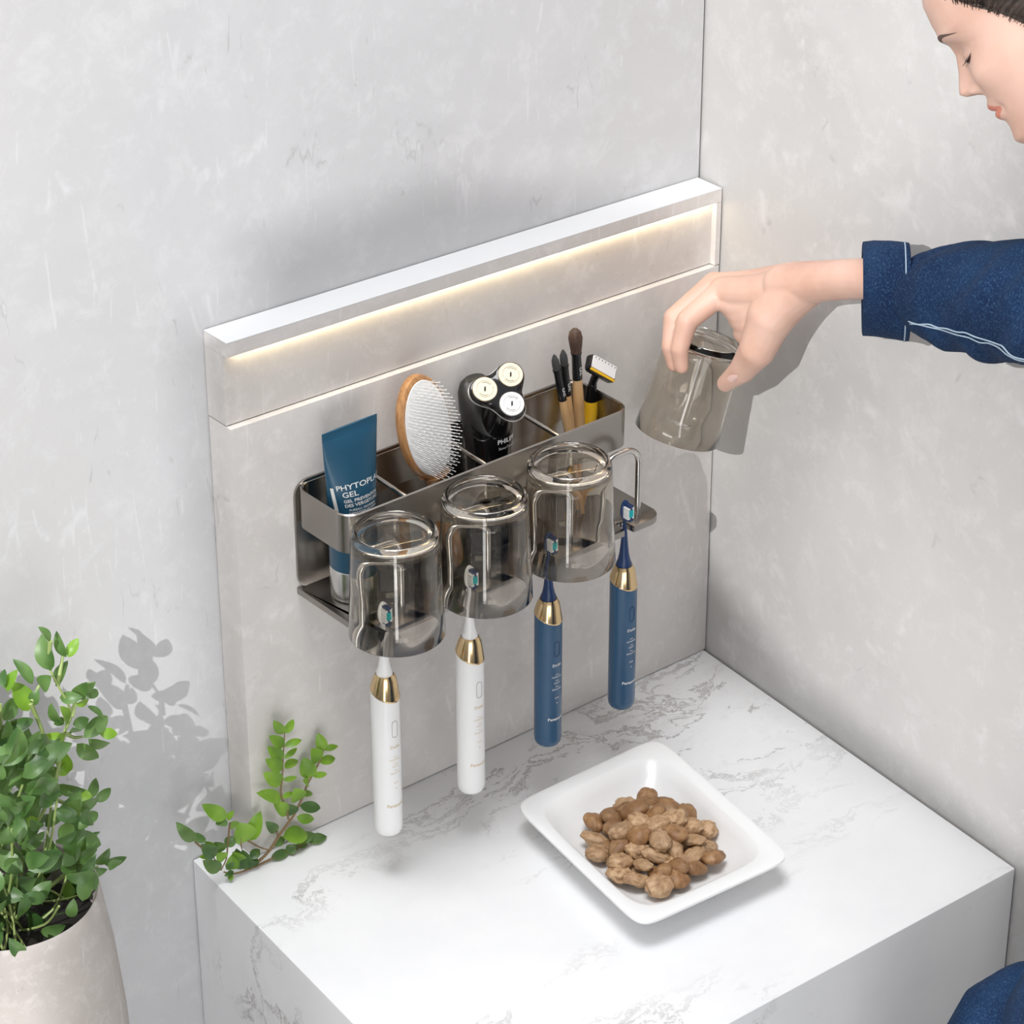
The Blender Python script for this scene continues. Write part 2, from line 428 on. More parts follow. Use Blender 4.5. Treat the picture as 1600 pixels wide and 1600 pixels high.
# ------------------------------------------------------------------ stone splash panel with lit recess
PW, PH, SEAM, TH = 0.46439, 0.42, 0.35585, 0.0115
pn = tag(empty('wall_panel', (0, 0, 0)), 'warm grey stone splash panel standing against the wall behind the shelf, with a white top edge', 'wall panel')
def slab(x0, x1, y0, y1, zb, zt_, tb=0.0, tt=0.0):
    """a block whose bottom and top rise by tb / tt at its left end"""
    return G().hexa([(x0, y0, zb + tb), (x1, y0, zb), (x0, y1, zb + tb), (x1, y1, zb), (x0, y0, zt_ + tt), (x1, y0, zt_), (x0, y1, zt_ + tt), (x1, y1, zt_)])
XR = -0.0016
slab(-PW, XR, 0.0, 0.0275, 0.0006, SEAM - 0.0008, 0, 0.0098).build('lower_slab', M['panel'], pn, False, bevel=0.0005)
slab(-PW, XR, 0.0055, 0.0275, SEAM + 0.0001, PH - 0.0115, 0.0098, TH).build('upper_slab', M['panel'], pn, False)
slab(-PW, XR, 0.0, 0.0275, PH - 0.0113, PH - 0.0008, TH, TH).build('lip', M['panel'], pn, False)
slab(-PW, XR, 0.0, 0.0275, PH - 0.0007, PH, TH, TH).build('top_edge', M['panel_top'], pn, False)
G().box(-0.0065, XR, 0.0, 0.0054, SEAM + 0.0001, PH - 0.0116).build('side_return', M['panel'], pn, False)
slab(-PW + 0.008, -0.0085, 0.0008, 0.0030, PH - 0.0119, PH - 0.0114, TH, TH).build('led_strip', M['led'], pn, False)['label'] = 'warm white glowing light strip under the lip'

# ------------------------------------------------------------------ marble counter block
ct = G().prism([(-0.5019, 0.0275), (-0.0016, -0.0012), (-0.0016, -0.0012), (-0.03259, -0.37508), (-0.5395, -0.3665)][0:1] +
               [(-0.0022, 0.0275), (-0.0025, 0.0), (-0.0323, -0.37508), (-0.5395, -0.3665)], ZF, 0.0)
tag(ct.build('marble_counter', M['marble'], None, False, bevel=0.0012), 'white marble counter block with grey veins standing in the wall corner', 'counter')

# ------------------------------------------------------------------ steel shelf
ZB, ZT = 0.2190, 0.3040
X0, X1, XP = -0.4150, -0.1485, -0.1375
DT, DB = 0.0640, 0.0900
sh = tag(empty('bathroom_shelf', (0, 0, 0)), 'gunmetal steel wall shelf with a divided tray and four wire cup hooks', 'shelf')
T = 0.0022
# back plate
bp = [(x, z) for x, z in rrect(X1 - X0, ZT - ZB + 0.004, 0.012, 6, (X0 + X1) / 2, (ZB + ZT) / 2)]
G().prism(bp, -T, -0.0001, f=lambda x, y, z: (x, z, y)).build('back_plate', M['steel'], sh, bevel=0.0006)
# tray band: closed ring, open below
outer = rrect(X1 - X0, DT, 0.013, 8, (X0 + X1) / 2, -DT / 2 - 0.0003)
inner = rrect(X1 - X0 - 2 * T, DT - 2 * T, 0.0112, 8, (X0 + X1) / 2, -DT / 2 - 0.0003)
ZK = ZT - 0.031
rim = rrect(X1 - X0 - T, DT - T, 0.012, 8, (X0 + X1) / 2, -DT / 2 - 0.0003)
rings = [[(x, y, ZK) for x, y in outer], [(x, y, ZT - 0.0008) for x, y in outer], [(x, y, ZT) for x, y in rim], [(x, y, ZT - 0.0008) for x, y in inner], [(x, y, ZK) for x, y in inner]]
G().loft(rings, closed=True).build('tray', M['steel'], sh)
# left cheek joining plate and base
# base plate with four toothbrush notches in its front edge
BR_X = (-0.4004, -0.3220, -0.2467, -0.1717)
poly = []
rc = 0.012
def arc(cx, cy, r, a0, a1, n=7): return [(cx + r * math.cos(math.radians(a0 + (a1 - a0) * k / n)), cy + r * math.sin(math.radians(a0 + (a1 - a0) * k / n))) for k in range(n + 1)]
poly += [(XP - 0.004, -0.0003), (X0, -0.0003)] + arc(X0 + rc, -DB + rc, rc, 180, 270)
for bx in BR_X:
    poly += [(bx - 0.0048, -DB), (bx - 0.0042, -DB + 0.0048)] + arc(bx, -DB + 0.0085, 0.0042, 180, 0, 8) + [(bx + 0.0042, -DB + 0.0048), (bx + 0.0048, -DB)]
poly += arc(XP - rc, -DB + rc, rc, 270, 360) + [(XP, -0.012)]
G().prism(poly, ZB - 0.0052, ZB).build('base_plate', M['steel'], sh, bevel=0.0007)
for rx in (-0.3560, -0.2820, -0.2130):
    G().tube([(rx + 0.003, -0.0028, ZT - 0.007), (rx, -0.012, ZT - 0.005), (rx - 0.002, -DT + 0.0045, ZT - 0.005), (rx - 0.002, -DT + 0.0025, ZT - 0.006)], 0.0019, 12).build('divider_rod', M['wire'], sh)
HK_X = (-0.3960, -0.3165, -0.2375, -0.1700)
for hx in HK_X:
    w, h, r = 0.0175, 0.0585, 0.013
    pts = [(hx - w, -0.0775, ZB - 0.0008), (hx - w, -0.0775, ZB + h - r)]
    pts += [(hx - w + r - r * math.cos(a), -0.0775, ZB + h - r + r * math.sin(a)) for a in [math.pi / 2 * k / 7 for k in range(1, 8)]]
    pts += [(hx + w - r + r * math.sin(a), -0.0775, ZB + h - r + r * math.cos(a)) for a in [math.pi / 2 * k / 7 for k in range(0, 8)]]
    pts += [(hx + w, -0.0775, ZB - 0.0008)]
    G().tube(pts, 0.0024, 14).build('cup_hook', M['wire'], sh)

# ------------------------------------------------------------------ smoke cups
def make_cup():
    prof = [(0.0332, 0.0005), (0.0345, 0.0)]
    H = 0.0835
    ro = lambda z: 0.0345 - 0.0036 * (z / H)
    P = [(ro(0) - 0.0012, 0.0006), (ro(0) - 0.0006, 0.0), (ro(0), 0.0006)]
    P += [(ro(z), z) for z in (0.02, 0.04, 0.06, 0.076)]
    P += [(ro(H) - 0.0002, H - 0.003), (ro(H) - 0.0014, H - 0.0008), (ro(H) - 0.0028, H), (ro(H) - 0.0042, H - 0.0006), (ro(H) - 0.0050, H - 0.0026), (0.018, H - 0.0030), (0.0005, H - 0.0031)]
    g = G(); n = 96
    Q = [(0.0005, H - 0.0066), (0.020, H - 0.0066), (ro(H) - 0.0050, H - 0.0072), (ro(H) - 0.0024, H - 0.0095), (ro(0.068) - 0.0013, 0.068), (ro(0.04) - 0.0013, 0.04), (ro(0.02) - 0.0013, 0.02), (ro(0) - 0.0012, 0.0006)]
    prof = P + Q
    rings = [[(r * math.cos(2 * math.pi * i / n), r * math.sin(2 * math.pi * i / n), z) for i in range(n)] for r, z in P]
    rq = [[(r * math.cos(2 * math.pi * i / n), r * math.sin(2 * math.pi * i / n), z) for i in range(n)] for r, z in Q]
    g.loft(rings + rq[:0], cap=False)
    me_g = g
    me_g.add([p for p in rings[-1]], [tuple(range(n))])
    me_g.add([p for p in rq[0]], [tuple(reversed(range(n)))])
    me_g.loft(rq, cap=False)
    me = me_g.mesh('cup_mesh', M['glass'], smooth=True, fix=False)
    bm = bmesh.new(); bm.from_mesh(me); bmesh.ops.remove_doubles(bm, verts=bm.verts, dist=1e-6); bmesh.ops.recalc_face_normals(bm, faces=bm.faces); bm.to_mesh(me); bm.free()
    me.shade_smooth()
    try: me.set_sharp_from_angle(angle=math.radians(50))
    except Exception: pass
    return link('drinking_cup', me)
cup = make_cup()
CUPS = 'upturned smoke-tinted cups'
labs = ['smoke-tinted clear cup upside down on the leftmost wire hook, in front of the blue tube',
        'smoke-tinted clear cup upside down on the shelf, middle of the three hanging cups',
        'smoke-tinted clear cup upside down on the shelf beside the empty wire hook']
for i, (cx, lab) in enumerate(zip((-0.3972, -0.3165, -0.2373), labs)):
    c = cup if i == 0 else cup.copy()
    if i: COL.objects.link(c)
    c.location = (cx, -0.0965, ZB + 0.0006); tag(c, lab, 'cup', CUPS)
c4 = cup.copy(); COL.objects.link(c4)
c4_ax = Vector((0.302, -0.061, 0.951)).normalized()
c4.location = (-0.0850, -0.0458, 0.2522); c4.rotation_mode = 'QUATERNION'
c4.rotation_quaternion = Vector((0, 0, 1)).rotation_difference(c4_ax); c4.scale = (0.965,) * 3
tag(c4, 'smoke-tinted clear cup tilted upside down, held in the hand', 'cup', CUPS)

# ------------------------------------------------------------------ electric toothbrushes
def cyl_text(body, size, r, ang, z, bold=0.0):
    vs, fs = text_verts(body, size, bold)
    out = []
    for x, y, _ in vs:
        a = ang + x / r
        out.append(((r + 0.00012) * math.sin(a), -(r + 0.00012) * math.cos(a), z + y))
    return out, fs

def make_toothbrush(body_m, text_m, line_m, head_m, name_lo):
    root = empty('electric_toothbrush')
    R0 = 0.0106
    hz = 0.122
    g = G()
    def slant(p, a, z):   # collar seam dips towards the front right
        if z > 0.118: return (p[0], p[1], z - 0.0042 * math.cos(a + math.radians(62)) - 0.001)
        return p
    P = [(0.0008, 0.0), (0.006, 0.0003), (0.0088, 0.0016), (0.0101, 0.004), (R0, 0.008), (R0, 0.03), (R0, 0.06), (R0, 0.09), (R0, 0.112), (R0, hz)]
    g.lathe(P, 48, f=slant); g.build('handle', body_m, root)
    g = G(); n = 48
    g.lathe([(R0 + 0.0001, hz + 0.0001), (R0 + 0.0002, hz + 0.0012)], n, cap=False, f=lambda p, a, z: (p[0], p[1], z - 0.0042 * math.cos(a + math.radians(62)) - 0.001))
    k = len(g.v)
    top = [(0.0086, 0.1335), (0.0066, 0.1375), (0.0060, 0.1375)]
    rings = [g.v[n:2 * n]] + [[(r * math.cos(2 * math.pi * i / n), r * math.sin(2 * math.pi * i / n), z) for i in range(n)] for r, z in top]
    g.loft(rings, cap=False); g.build('collar', M['gold'], root)['label'] = 'slanted gold collar'
    g = G(); g.lathe([(0.0060, 0.1365), (0.0061, 0.1392), (0.0048, 0.1425), (0.0038, 0.148), (0.0030, 0.156), (0.0023, 0.165), (0.0017, 0.172), (0.0014, 0.1765), (0.0016, 0.1795)], 32)
    # flat oval brush head in the xz plane
    m = 28
    rr = []
    for y, s in ((0.0012, 0.8), (0.0004, 1.0), (-0.0010, 1.0), (-0.0016, 0.86)):
        rr.append([(0.0044 * s * math.cos(2 * math.pi * i / m), y, 0.1885 + 0.0094 * s * math.sin(2 * math.pi * i / m)) for i in range(m)])
    g.loft(rr)
    hd = g.build('brush_head', head_m, root)
    b = G(); rows = []
    for iz in range(7):
        for ix in range(-2, 3):
            x = ix * 0.00125; z = 0.1885 + (iz - 3) * 0.0021
            if (x / 0.0037) ** 2 + ((z - 0.1885) / 0.0082) ** 2 > 1: continue
            mi = 1 if abs(ix) <= 0 or (abs(ix) == 1 and iz in (2, 3, 4)) else 2
            if iz in (0, 6) or (iz in (1, 5) and abs(ix) <= 0): mi = 0
            L = 0.0062 if mi != 2 else 0.0056
            b.add([(x + dx * 0.00056, y, z + dz * 0.00085) for y in (-0.0014, -0.0014 - L) for dx, dz in ((-1, -1), (1, -1), (1, 1), (-1, 1))],
                  [(0, 1, 2, 3), (7, 6, 5, 4), (0, 4, 5, 1), (1, 5, 6, 2), (2, 6, 7, 3), (3, 7, 4, 0)], mi)
    bb = b.build('bristles', [M['navy'], M['teal'], M['white']], hd, False); bb['kind'] = 'stuff'; bb['label'] = 'teal, white and navy bristle tufts'
    # button outline and printing wrapped on the handle
    r = R0 + 0.00015
    pts = [(r * math.sin(x / R0), -r * math.cos(x / R0), 0.0952 + z) for x, z in rrect(0.0046, 0.0135, 0.0018, 4)]
    G().tube(pts, 0.00022, 6, closed=True).build('button', line_m, root)['label'] = 'outlined power button'
    t = G()
    for body, size, z, bo in (('Doltz', 0.0036, 0.0800, 0.00004), ('\u2014', 0.0028, 0.0716, 0.0001), ('NORMAL', 0.0022, 0.0690, 0), ('\u2014', 0.0028, 0.0658, 0.0001), ('SOFT', 0.0022, 0.0632, 0), ('\u2014', 0.0028, 0.0600, 0.0001), ('SENSITIVE', 0.0020, 0.0573, 0), ('ION', 0.0020, 0.0490, 0), ('\u2022', 0.0040, 0.0440, 0)) + ((('Panasonic', 0.0038, 0.0290, 0.00006),)):
        vs, fs = cyl_text(body, size, R0, 0.0, z, bo); t.add(vs, fs)
    t.build('printing', text_m, root, False)
    return root
tb_w = make_toothbrush(M['white_gloss'], M['goldtext'], M['greyline'], M['white_gloss'], 'white')
tb_b = make_toothbrush(M['blue_gloss'], M['silvertext'], M['navy'], M['navy'], 'blue')
TBG = 'electric toothbrushes hanging from the shelf front'
tbs = [(tb_w, 'white electric toothbrush with a gold collar hanging at the far left end'),
       (copy_tree(tb_w), 'white electric toothbrush with a gold collar hanging beside a blue one'),
       (tb_b, 'navy blue electric toothbrush hanging beside a white one, nearer the dish'),
       (copy_tree(tb_b), 'navy blue electric toothbrush hanging farthest right, under the empty wire hook')]
for (o, lab), bx, bz in zip(tbs, BR_X, (0.0420, 0.0445, 0.0550, 0.0575)):
    top = 0.2412
    o.location = (bx, -DB + 0.0055, bz); o.scale = (1, 1, (top - bz) / 0.1979)
    tag(o, lab, 'toothbrush', TBG)

# ------------------------------------------------------------------ blue tube standing on its cap
tx, ty = -0.3870, -0.0330
tu = tag(empty('cosmetic_tube', (tx, ty, ZB + 0.0003), (0, 0, math.radians(-4))), 'petrol blue squeeze tube standing cap down in the leftmost tray compartment', 'tube')
g = G(); g.lathe([(0.001, 0.0), (0.0168, 0.0), (0.0176, 0.001), (0.0178, 0.0250), (0.0172, 0.0262), (0.001, 0.0264)], 56)
g.build('cap', M['chrome'], tu)['label'] = 'satin silver cap'
rings = []; n = 56
TH_ = 0.1440
for z, e in ((0.0266, 0), (0.034, 0.0), (0.055, 0.05), (0.08, 0.28), (0.105, 0.60), (0.125, 0.84), (0.137, 0.955), (0.1375, 0.975), (TH_, 0.985)):
    rx = 0.0176 * (1 - e) + 0.0232 * e; ry = 0.0176 * (1 - e) + 0.0006 * e
    rings.append([(rx * math.cos(2 * math.pi * i / n), ry * math.sin(2 * math.pi * i / n), z + 0.0015 * math.cos(2 * math.pi * i / n) * e) for i in range(n)])
G().loft(rings).build('tube_body', M['tube'], tu)
t = G()
def ry_at(z): return float(np.interp(z, [0.0266, 0.034, 0.055, 0.08, 0.105, 0.125], [0.0176, 0.0176, 0.0168, 0.0129, 0.0075, 0.0036]))
def rx_at(z): return float(np.interp(z, [0.0266, 0.055, 0.08, 0.105], [0.0176, 0.0179, 0.0192, 0.0211]))
def tube_put(x, z):
    a, b = rx_at(z), ry_at(z); th = x / ((a + b) / 2)
    return ((a + 0.0002) * math.sin(th), -(b + 0.0002) * math.cos(th), z)
for body, size, x, z, bo in (('PHYTOPLASTY', 0.0058, 0.0035, 0.0800, 0.00006), ('GEL', 0.0058, -0.0075, 0.0742, 0.00006), ('GEL PREVENTOR', 0.0033, 0.0000, 0.0693, 0.00008), ('DES VERGETURES', 0.0033, 0.0005, 0.0658, 0.00008),
                             ('PUREAU, GROSSESSE', 0.0022, 0.0000, 0.0622, 0.00004), ('VARIATION DE POIDS', 0.0022, 0.0002, 0.0597, 0.00004), ('\u2014' * 9, 0.0016, 0.0000, 0.0575, 0), ('STRETCH MARK', 0.0026, -0.0015, 0.0540, 0), ('PREVENTION GEL', 0.0026, -0.001, 0.0510, 0), ('WEIGHT CHANGE', 0.0022, -0.001, 0.0482, 0)):
    z += 0.0175; x += 0.0020
    vs, fs = text_verts(body, size, bo)
    t.add([tube_put(vx + x, z + vy) for vx, vy, _ in vs], fs)
t.build('printing', M['white'], tu, False)
t = G(); k = 14
vs = [tube_put(x, 0.058 + 0.040 * i / k) for i in range(k + 1) for x in (-0.0185, -0.0155)]
t.add(vs, [(2 * i, 2 * i + 1, 2 * i + 3, 2 * i + 2) for i in range(k)]).build('silver_band', M['silvertext'], tu, False)

tu.scale = (1, 1, 0.955)

# ------------------------------------------------------------------ hairbrush
hb = tag(empty('hairbrush', (-0.3185, -0.0290, 0.3300)), 'wooden paddle hairbrush with white bristles standing in the tray', 'hairbrush')
hb.rotation_euler = (math.radians(-7), math.radians(-9), math.radians(12))
def oval(s, y, w=0.0250, h=0.0425, n=56, zs=0.0): return [(w * s * math.cos(2 * math.pi * i / n), y, zs + h * s * math.sin(2 * math.pi * i / n)) for i in range(n)]
g = G(); g.loft([oval(0.70, 0.0062), oval(0.90, 0.0050), oval(0.985, 0.0025), oval(1.0, 0.0), oval(0.985, -0.0032), oval(0.94, -0.0045), oval(0.91, -0.0046)])
g.build('paddle', M['brushwood'], hb)
g = G(); g.loft([oval(0.915, -0.0040), oval(0.90, -0.0052), oval(0.6, -0.0072), oval(0.25, -0.0080), oval(0.02, -0.0082)])
pad = g.build('cushion', M['white'], hb)
hp = smoothpath([(0, 0.0005, -0.039), (0, 0.0005, -0.046), (0, 0.0005, -0.056), (0, 0, -0.075), (0, 0, -0.098), (0, 0, -0.1105)], 5)
g = G(); g.tube(hp, [float(np.interp(i / (len(hp) - 1), [0, 0.12, 0.3, 0.55, 0.8, 0.95, 1], [0.012, 0.0082, 0.0066, 0.0088, 0.0084, 0.0068, 0.003])) for i in range(len(hp))], 24)
g.build('handle', M['brushwood'], hb)
br = G(); br.lathe([(0.00024, 0.0), (0.00024, 0.0105)], 6, cap=True); br.lathe([(0.0001, 0.0101), (0.00042, 0.0104), (0.00045, 0.0109), (0.0001, 0.0114)], 8)
brm = br.mesh('bristle_mesh', M['white']); rest = G(); cnt = 0
pts = []
for j in range(-9, 10):
    for i in range(-6, 7):
        x = (i + 0.5 * (j % 2)) * 0.0036; z = j * 0.0040
        if (x / 0.0218) ** 2 + (z / 0.0385) ** 2 <= 1: pts.append((x, z))
pts.sort(key=lambda p: -p[0] - 0.2 * p[1])
for x, z in pts:
    y = -0.0080 + 0.0035 * ((x / 0.0218) ** 2 + (z / 0.0385) ** 2)
    d = Vector((x * 8, -1, z * 6)).normalized(); q = Vector((0, 0, 1)).rotation_difference(d)
    if cnt < 100:
        o = link('bristle', brm, hb, (x, y, z)); o.rotation_mode = 'QUATERNION'; o.rotation_quaternion = q
    else: rest.add([q @ Vector(v) + Vector((x, y, z)) for v in br.v], br.f)
    cnt += 1
rest.build('bristles', M['white'], hb)['kind'] = 'stuff'

# ------------------------------------------------------------------ rotary shaver
sv = tag(empty('electric_shaver', (-0.2590, -0.0300, ZB)), 'black rotary electric shaver with three round shaving heads standing in the tray', 'shaver')
n = 48
prof = [  # z, centre y, rx, ry
    (0.0005, 0.000, 0.0110, 0.0150), (0.006, 0.000, 0.0125, 0.0170), (0.020, 0.000, 0.0132, 0.0178), (0.035, 0.000, 0.0130, 0.0172), (0.050, 0.0005, 0.0128, 0.0165), (0.062, 0.001, 0.0130, 0.0168),
    (0.078, 0.0015, 0.0140, 0.0180), (0.092, 0.0025, 0.0152, 0.0195), (0.105, 0.0040, 0.0162, 0.0205), (0.116, 0.0055, 0.0160, 0.0200), (0.122, 0.0062, 0.0140, 0.0185), (0.126, 0.0068, 0.0100, 0.0145), (0.1275, 0.0072, 0.0040, 0.0065)]
rings = []
for z, cy, rx, ry in prof:
    r_ = []
    for i in range(n):
        a = 2 * math.pi * i / n
        e = 0.8
        x = rx * math.copysign(abs(math.cos(a)) ** e, math.cos(a)); y = cy + ry * math.copysign(abs(math.sin(a)) ** e, math.sin(a))
        # the top slopes down to the front so the head sits on an inclined collar
        zz = z - (max(0.0, (z - 0.085)) * 0.62 * max(0.0, (0.016 - y)) / 0.03)
        r_.append((x, y, zz))
    rings.append(r_)
G().loft(rings).build('grip', M['black_matte'], sv)
# glossy front shell
rings = []
for z, cy, rx, ry in prof[1:9]:
    r_ = []
    for i in range(25):
        a = math.pi + math.pi * (0.04 + 0.92 * i / 24)
        x = (rx + 0.0007) * math.copysign(abs(math.cos(a)) ** 0.8, math.cos(a)); y = cy + (ry + 0.0009) * math.copysign(abs(math.sin(a)) ** 0.8, math.sin(a))
        zz = z - (max(0.0, (z - 0.085)) * 0.62 * max(0.0, (0.016 - y)) / 0.03)
        r_.append((x, y, zz))
    r_ += [(p[0] * 0.9, p[1] + 0.002, p[2]) for p in reversed(r_)]
    rings.append(r_)
G().loft(rings).build('front_shell', M['black_gloss'], sv)
G().tube([(0.0, -0.006, 0.095), (-0.0015, -0.015, 0.118)], [0.0125, 0.0095], 32).build('neck', M['black_gloss'], sv)
hd_n = Vector((-0.34, -0.62, 0.71)).normalized()
hc = Vector((-0.0025, -0.0185, 0.1290))
q = Vector((0, 0, 1)).rotation_difference(hd_n)
hx = (q @ Vector((1, 0, 0)))
Rh = q.to_matrix()
head = empty('shaving_head', hc); head.parent = sv; head.rotation_mode = 'QUATERNION'; head.rotation_quaternion = q
bpy.data.objects.remove(head)
def tre(r0, amp, z, n=72, ph=math.radians(26)):
    return [((r0 + amp * math.cos(3 * (2 * math.pi * i / n - ph))) * math.cos(2 * math.pi * i / n), (r0 + amp * math.cos(3 * (2 * math.pi * i / n - ph))) * math.sin(2 * math.pi * i / n), z) for i in range(n)]
def hmap(p): return hc + Rh @ p
g = G(); g.loft([tre(0.011, 0.001, -0.011), tre(0.0165, 0.0026, -0.0075), tre(0.0192, 0.0038, -0.0045), tre(0.0198, 0.0043, -0.0030)]).mapv(hmap)
hb_ = g.build('shaving_head', M['black_gloss'], sv)
g = G(); g.loft([tre(0.0199, 0.0043, -0.0030), tre(0.0203, 0.0045, -0.0022), tre(0.0199, 0.0043, -0.0014)]).mapv(hmap); g.build('chrome_trim', M['silver'], hb_)
g = G(); g.loft([tre(0.0196, 0.0043, -0.0014), tre(0.0194, 0.0046, 0.0010), tre(0.0180, 0.0049, 0.0030), tre(0.0155, 0.0049, 0.0036), tre(0.002, 0.0, 0.0036)]).mapv(hmap); g.build('head_cover', M['black_gloss'], hb_)
for k in range(3):
    a = math.radians(26 + 120 * k); cx_, cy_ = 0.0128 * math.cos(a), 0.0128 * math.sin(a)
    m_l = M['silver'] if k != 9 else M['silver']
    g = G(); g.lathe([(0.0092, 0.0034), (0.0092, 0.0046), (0.0088, 0.0050), (0.0001, 0.0050)], 48, origin=(cx_, cy_, 0)).mapv(hmap)
    cu = g.build('shaving_cutter', M['silver'] if k == 2 else M['champagne'], sv)
    g = G(); m = 60
    for r1, r2, segs in ((0.0048, 0.0051, ((0.1, 1.4), (3.2, 4.6))), (0.0060, 0.0062, ((0.0, 2.9), (3.2, 6.1)))):
        for s0, s1 in segs:
            vs = [((r * math.cos(s0 + (s1 - s0) * i / 20)) + cx_, (r * math.sin(s0 + (s1 - s0) * i / 20)) + cy_, 0.00515) for i in range(21) for r in (r1, r2)]
            g.add(vs, [(2 * i, 2 * i + 1, 2 * i + 3, 2 * i + 2) for i in range(20)])
    for sgn in (1, -1):
        vs = [(cx_ + sgn * (0.0004 + 0.0011 * math.cos(t_)), cy_ + sgn * (0.0006 + 0.0008 * math.sin(t_) + 0.0006 * math.cos(t_)), 0.0052) for t_ in [2 * math.pi * i / 16 for i in range(16)]]
        g.add(vs, [tuple(range(16))])
    g.mapv(hmap); g.build('marking', M['black_matte'], cu, False)
t = G()
for body, size, z, bo in (('PHILIPS', 0.0052, 0.0875, 0.00012), ('SensoTouch', 0.0030, 0.0820, 0.00003)):
    vs, fs = text_verts(body, size, bo)
    for_y = 0.0015 - 0.0188
    t.add([(vx + 0.0020, -(0.0200 * max(0.0, 1 - (abs(vx + 0.0020) / 0.0155) ** 2.5) ** 0.4) + 0.0016 - 0.0006, z + vy) for vx, vy, _ in vs], fs)
t.build('printing', M['white'], sv, False)

# ------------------------------------------------------------------ make-up brushes
def stick(name, p0, p1):
    """Empty at the foot whose local z runs from foot to tip"""
    e_ = empty(name, p0); d = Vector(p1) - Vector(p0); e_.rotation_mode = 'QUATERNION'
    e_.rotation_quaternion = Vector((0, 0, 1)).rotation_difference(d.normalized()); return e_, d.length
def fill_stick(e_, L, rw, hf, hw, rt, tip_m, fluffy):
    zw = L * 0.71; zf = L - hf
    G().lathe([(0.0005, 0.0), (rw * 0.45, 0.0008), (rw * 0.65, 0.012), (rw * 0.95, zw * 0.55), (rw, zw * 0.8), (rw * 0.86, zw)], 20).build('handle', M['beech'], e_)
    G().lathe([(rw * 0.90, zw - 0.0005), (rw * 0.92, zw + 0.004), (rw * 0.86, zf - 0.003), (rw * 1.02, zf), (rw * 0.5, zf + 0.0002)], 24).build('ferrule', M['ferrule'], e_)
    if fluffy: P = [(rw * 0.9, zf - 0.001), (rt * 0.95, zf + hf * 0.35), (rt * 1.05, zf + hf * 0.62), (rt * 0.85, zf + hf * 0.86), (rt * 0.4, zf + hf * 0.98), (0.0001, zf + hf)]
    else: P = [(rw * 0.8, zf - 0.001), (rt, zf + hf * 0.3), (rt * 0.9, zf + hf * 0.6), (rt * 0.45, zf + hf * 0.88), (0.0001, zf + hf)]
    G().lathe(P, 24).build('bristle_head' if fluffy else 'sponge_tip', tip_m, e_)
    t = G(); vs, fs = text_verts('CAC', 0.0034, 0.00006)
    t.add([(rw * 0.95 * math.sin(0.1 + vy / rw), -rw * 0.95 * math.cos(0.1 + vy / rw), zw + 0.007 - vx) for vx, vy, _ in vs], fs); t.build('printing', M['white'], e_, False)
MB = 'make-up brushes in the right tray compartment'
b1, L = stick('makeup_brush', (-0.1780, -0.0440, ZB + 0.0003), (-0.1955, -0.0290, 0.3495)); fill_stick(b1, L, 0.0034, 0.013, 0, 0.0031, M['sponge'], False)
tag(b1, 'short sponge-tipped make-up brush with a beech handle, the leftmost one', 'makeup brush', MB)
b2, L = stick('makeup_brush', (-0.1750, -0.0340, ZB + 0.0003), (-0.1865, -0.0285, 0.3505)); fill_stick(b2, L, 0.0034, 0.013, 0, 0.0031, M['sponge'], False)
tag(b2, 'short sponge-tipped make-up brush with a beech handle, between another sponge-tipped one and the fluffy brush', 'makeup brush', MB)
b3, L = stick('makeup_brush', (-0.1660, -0.0300, ZB + 0.0003), (-0.1735, -0.0270, 0.3630)); fill_stick(b3, L, 0.0042, 0.020, 0, 0.0052, M['bristlehair'], True)
tag(b3, 'taller make-up brush with a fluffy dark brown hair head and thick beech handle', 'makeup brush', MB)

# ------------------------------------------------------------------ razor
rz, L = stick('razor', (-0.1700, -0.0190, ZB + 0.0055), (-0.1485, -0.0250, 0.3130))
tag(rz, 'yellow and black disposable razor with a white blade guard, rightmost in the tray', 'razor')
pth = smoothpath([(0, 0, 0), (0.0012, 0, 0.03), (0.0015, -0.0008, 0.058), (-0.001, 0.0005, 0.075), (-0.0028, 0.001, 0.088), (-0.0008, -0.001, 0.0995)], 6)
rad = [float(np.interp(i / (len(pth) - 1), [0, 0.3, 0.55, 0.8, 1], [0.0035, 0.0058, 0.0052, 0.0030, 0.0034])) for i in range(len(pth))]
cut = int(len(pth) * 0.56)
G().tube(pth[:cut + 1], rad[:cut + 1], 18).build('handle', M['yellow'], rz)
G().tube(pth[cut:], rad[cut:], 18).build('neck', M['black_gloss'], rz)['label'] = 'glossy black neck'
rh = Matrix.Translation((0, -0.002, 0.1000)) @ Euler((math.radians(58), math.radians(24), math.radians(-8)), 'XYZ').to_matrix().to_4x4() @ Matrix.Scale(1.15, 4)
def rmap(p): return rh @ p
g = G(); g.prism(rrect(0.026, 0.012, 0.003, 4), -0.0035, 0.0008).mapv(rmap); hd = g.build('razor_head', M['black_gloss'], rz, bevel=0.0006)
g = G(); g.prism(rrect(0.0225, 0.0085, 0.0006, 2, 0, 0.0010), 0.0008, 0.0020).mapv(rmap); g.build('blade_guard', M['white'], hd)
g = G(); g.prism(rrect(0.0235, 0.0016, 0.0004, 2, 0, -0.0045), 0.0006, 0.0019).mapv(rmap); g.build('yellow_strip', M['yellow'], hd)
g = G()
for k in range(7): g.add([(-0.0096 + 0.0032 * k + dx, 0.0040 + dy, 0.00215) for dx, dy in ((-0.0006, 0.0005), (0.0006, 0.0005), (0, -0.0006))], [(0, 1, 2)])
g.mapv(rmap); g.build('marking', M['black_matte'], hd, False)

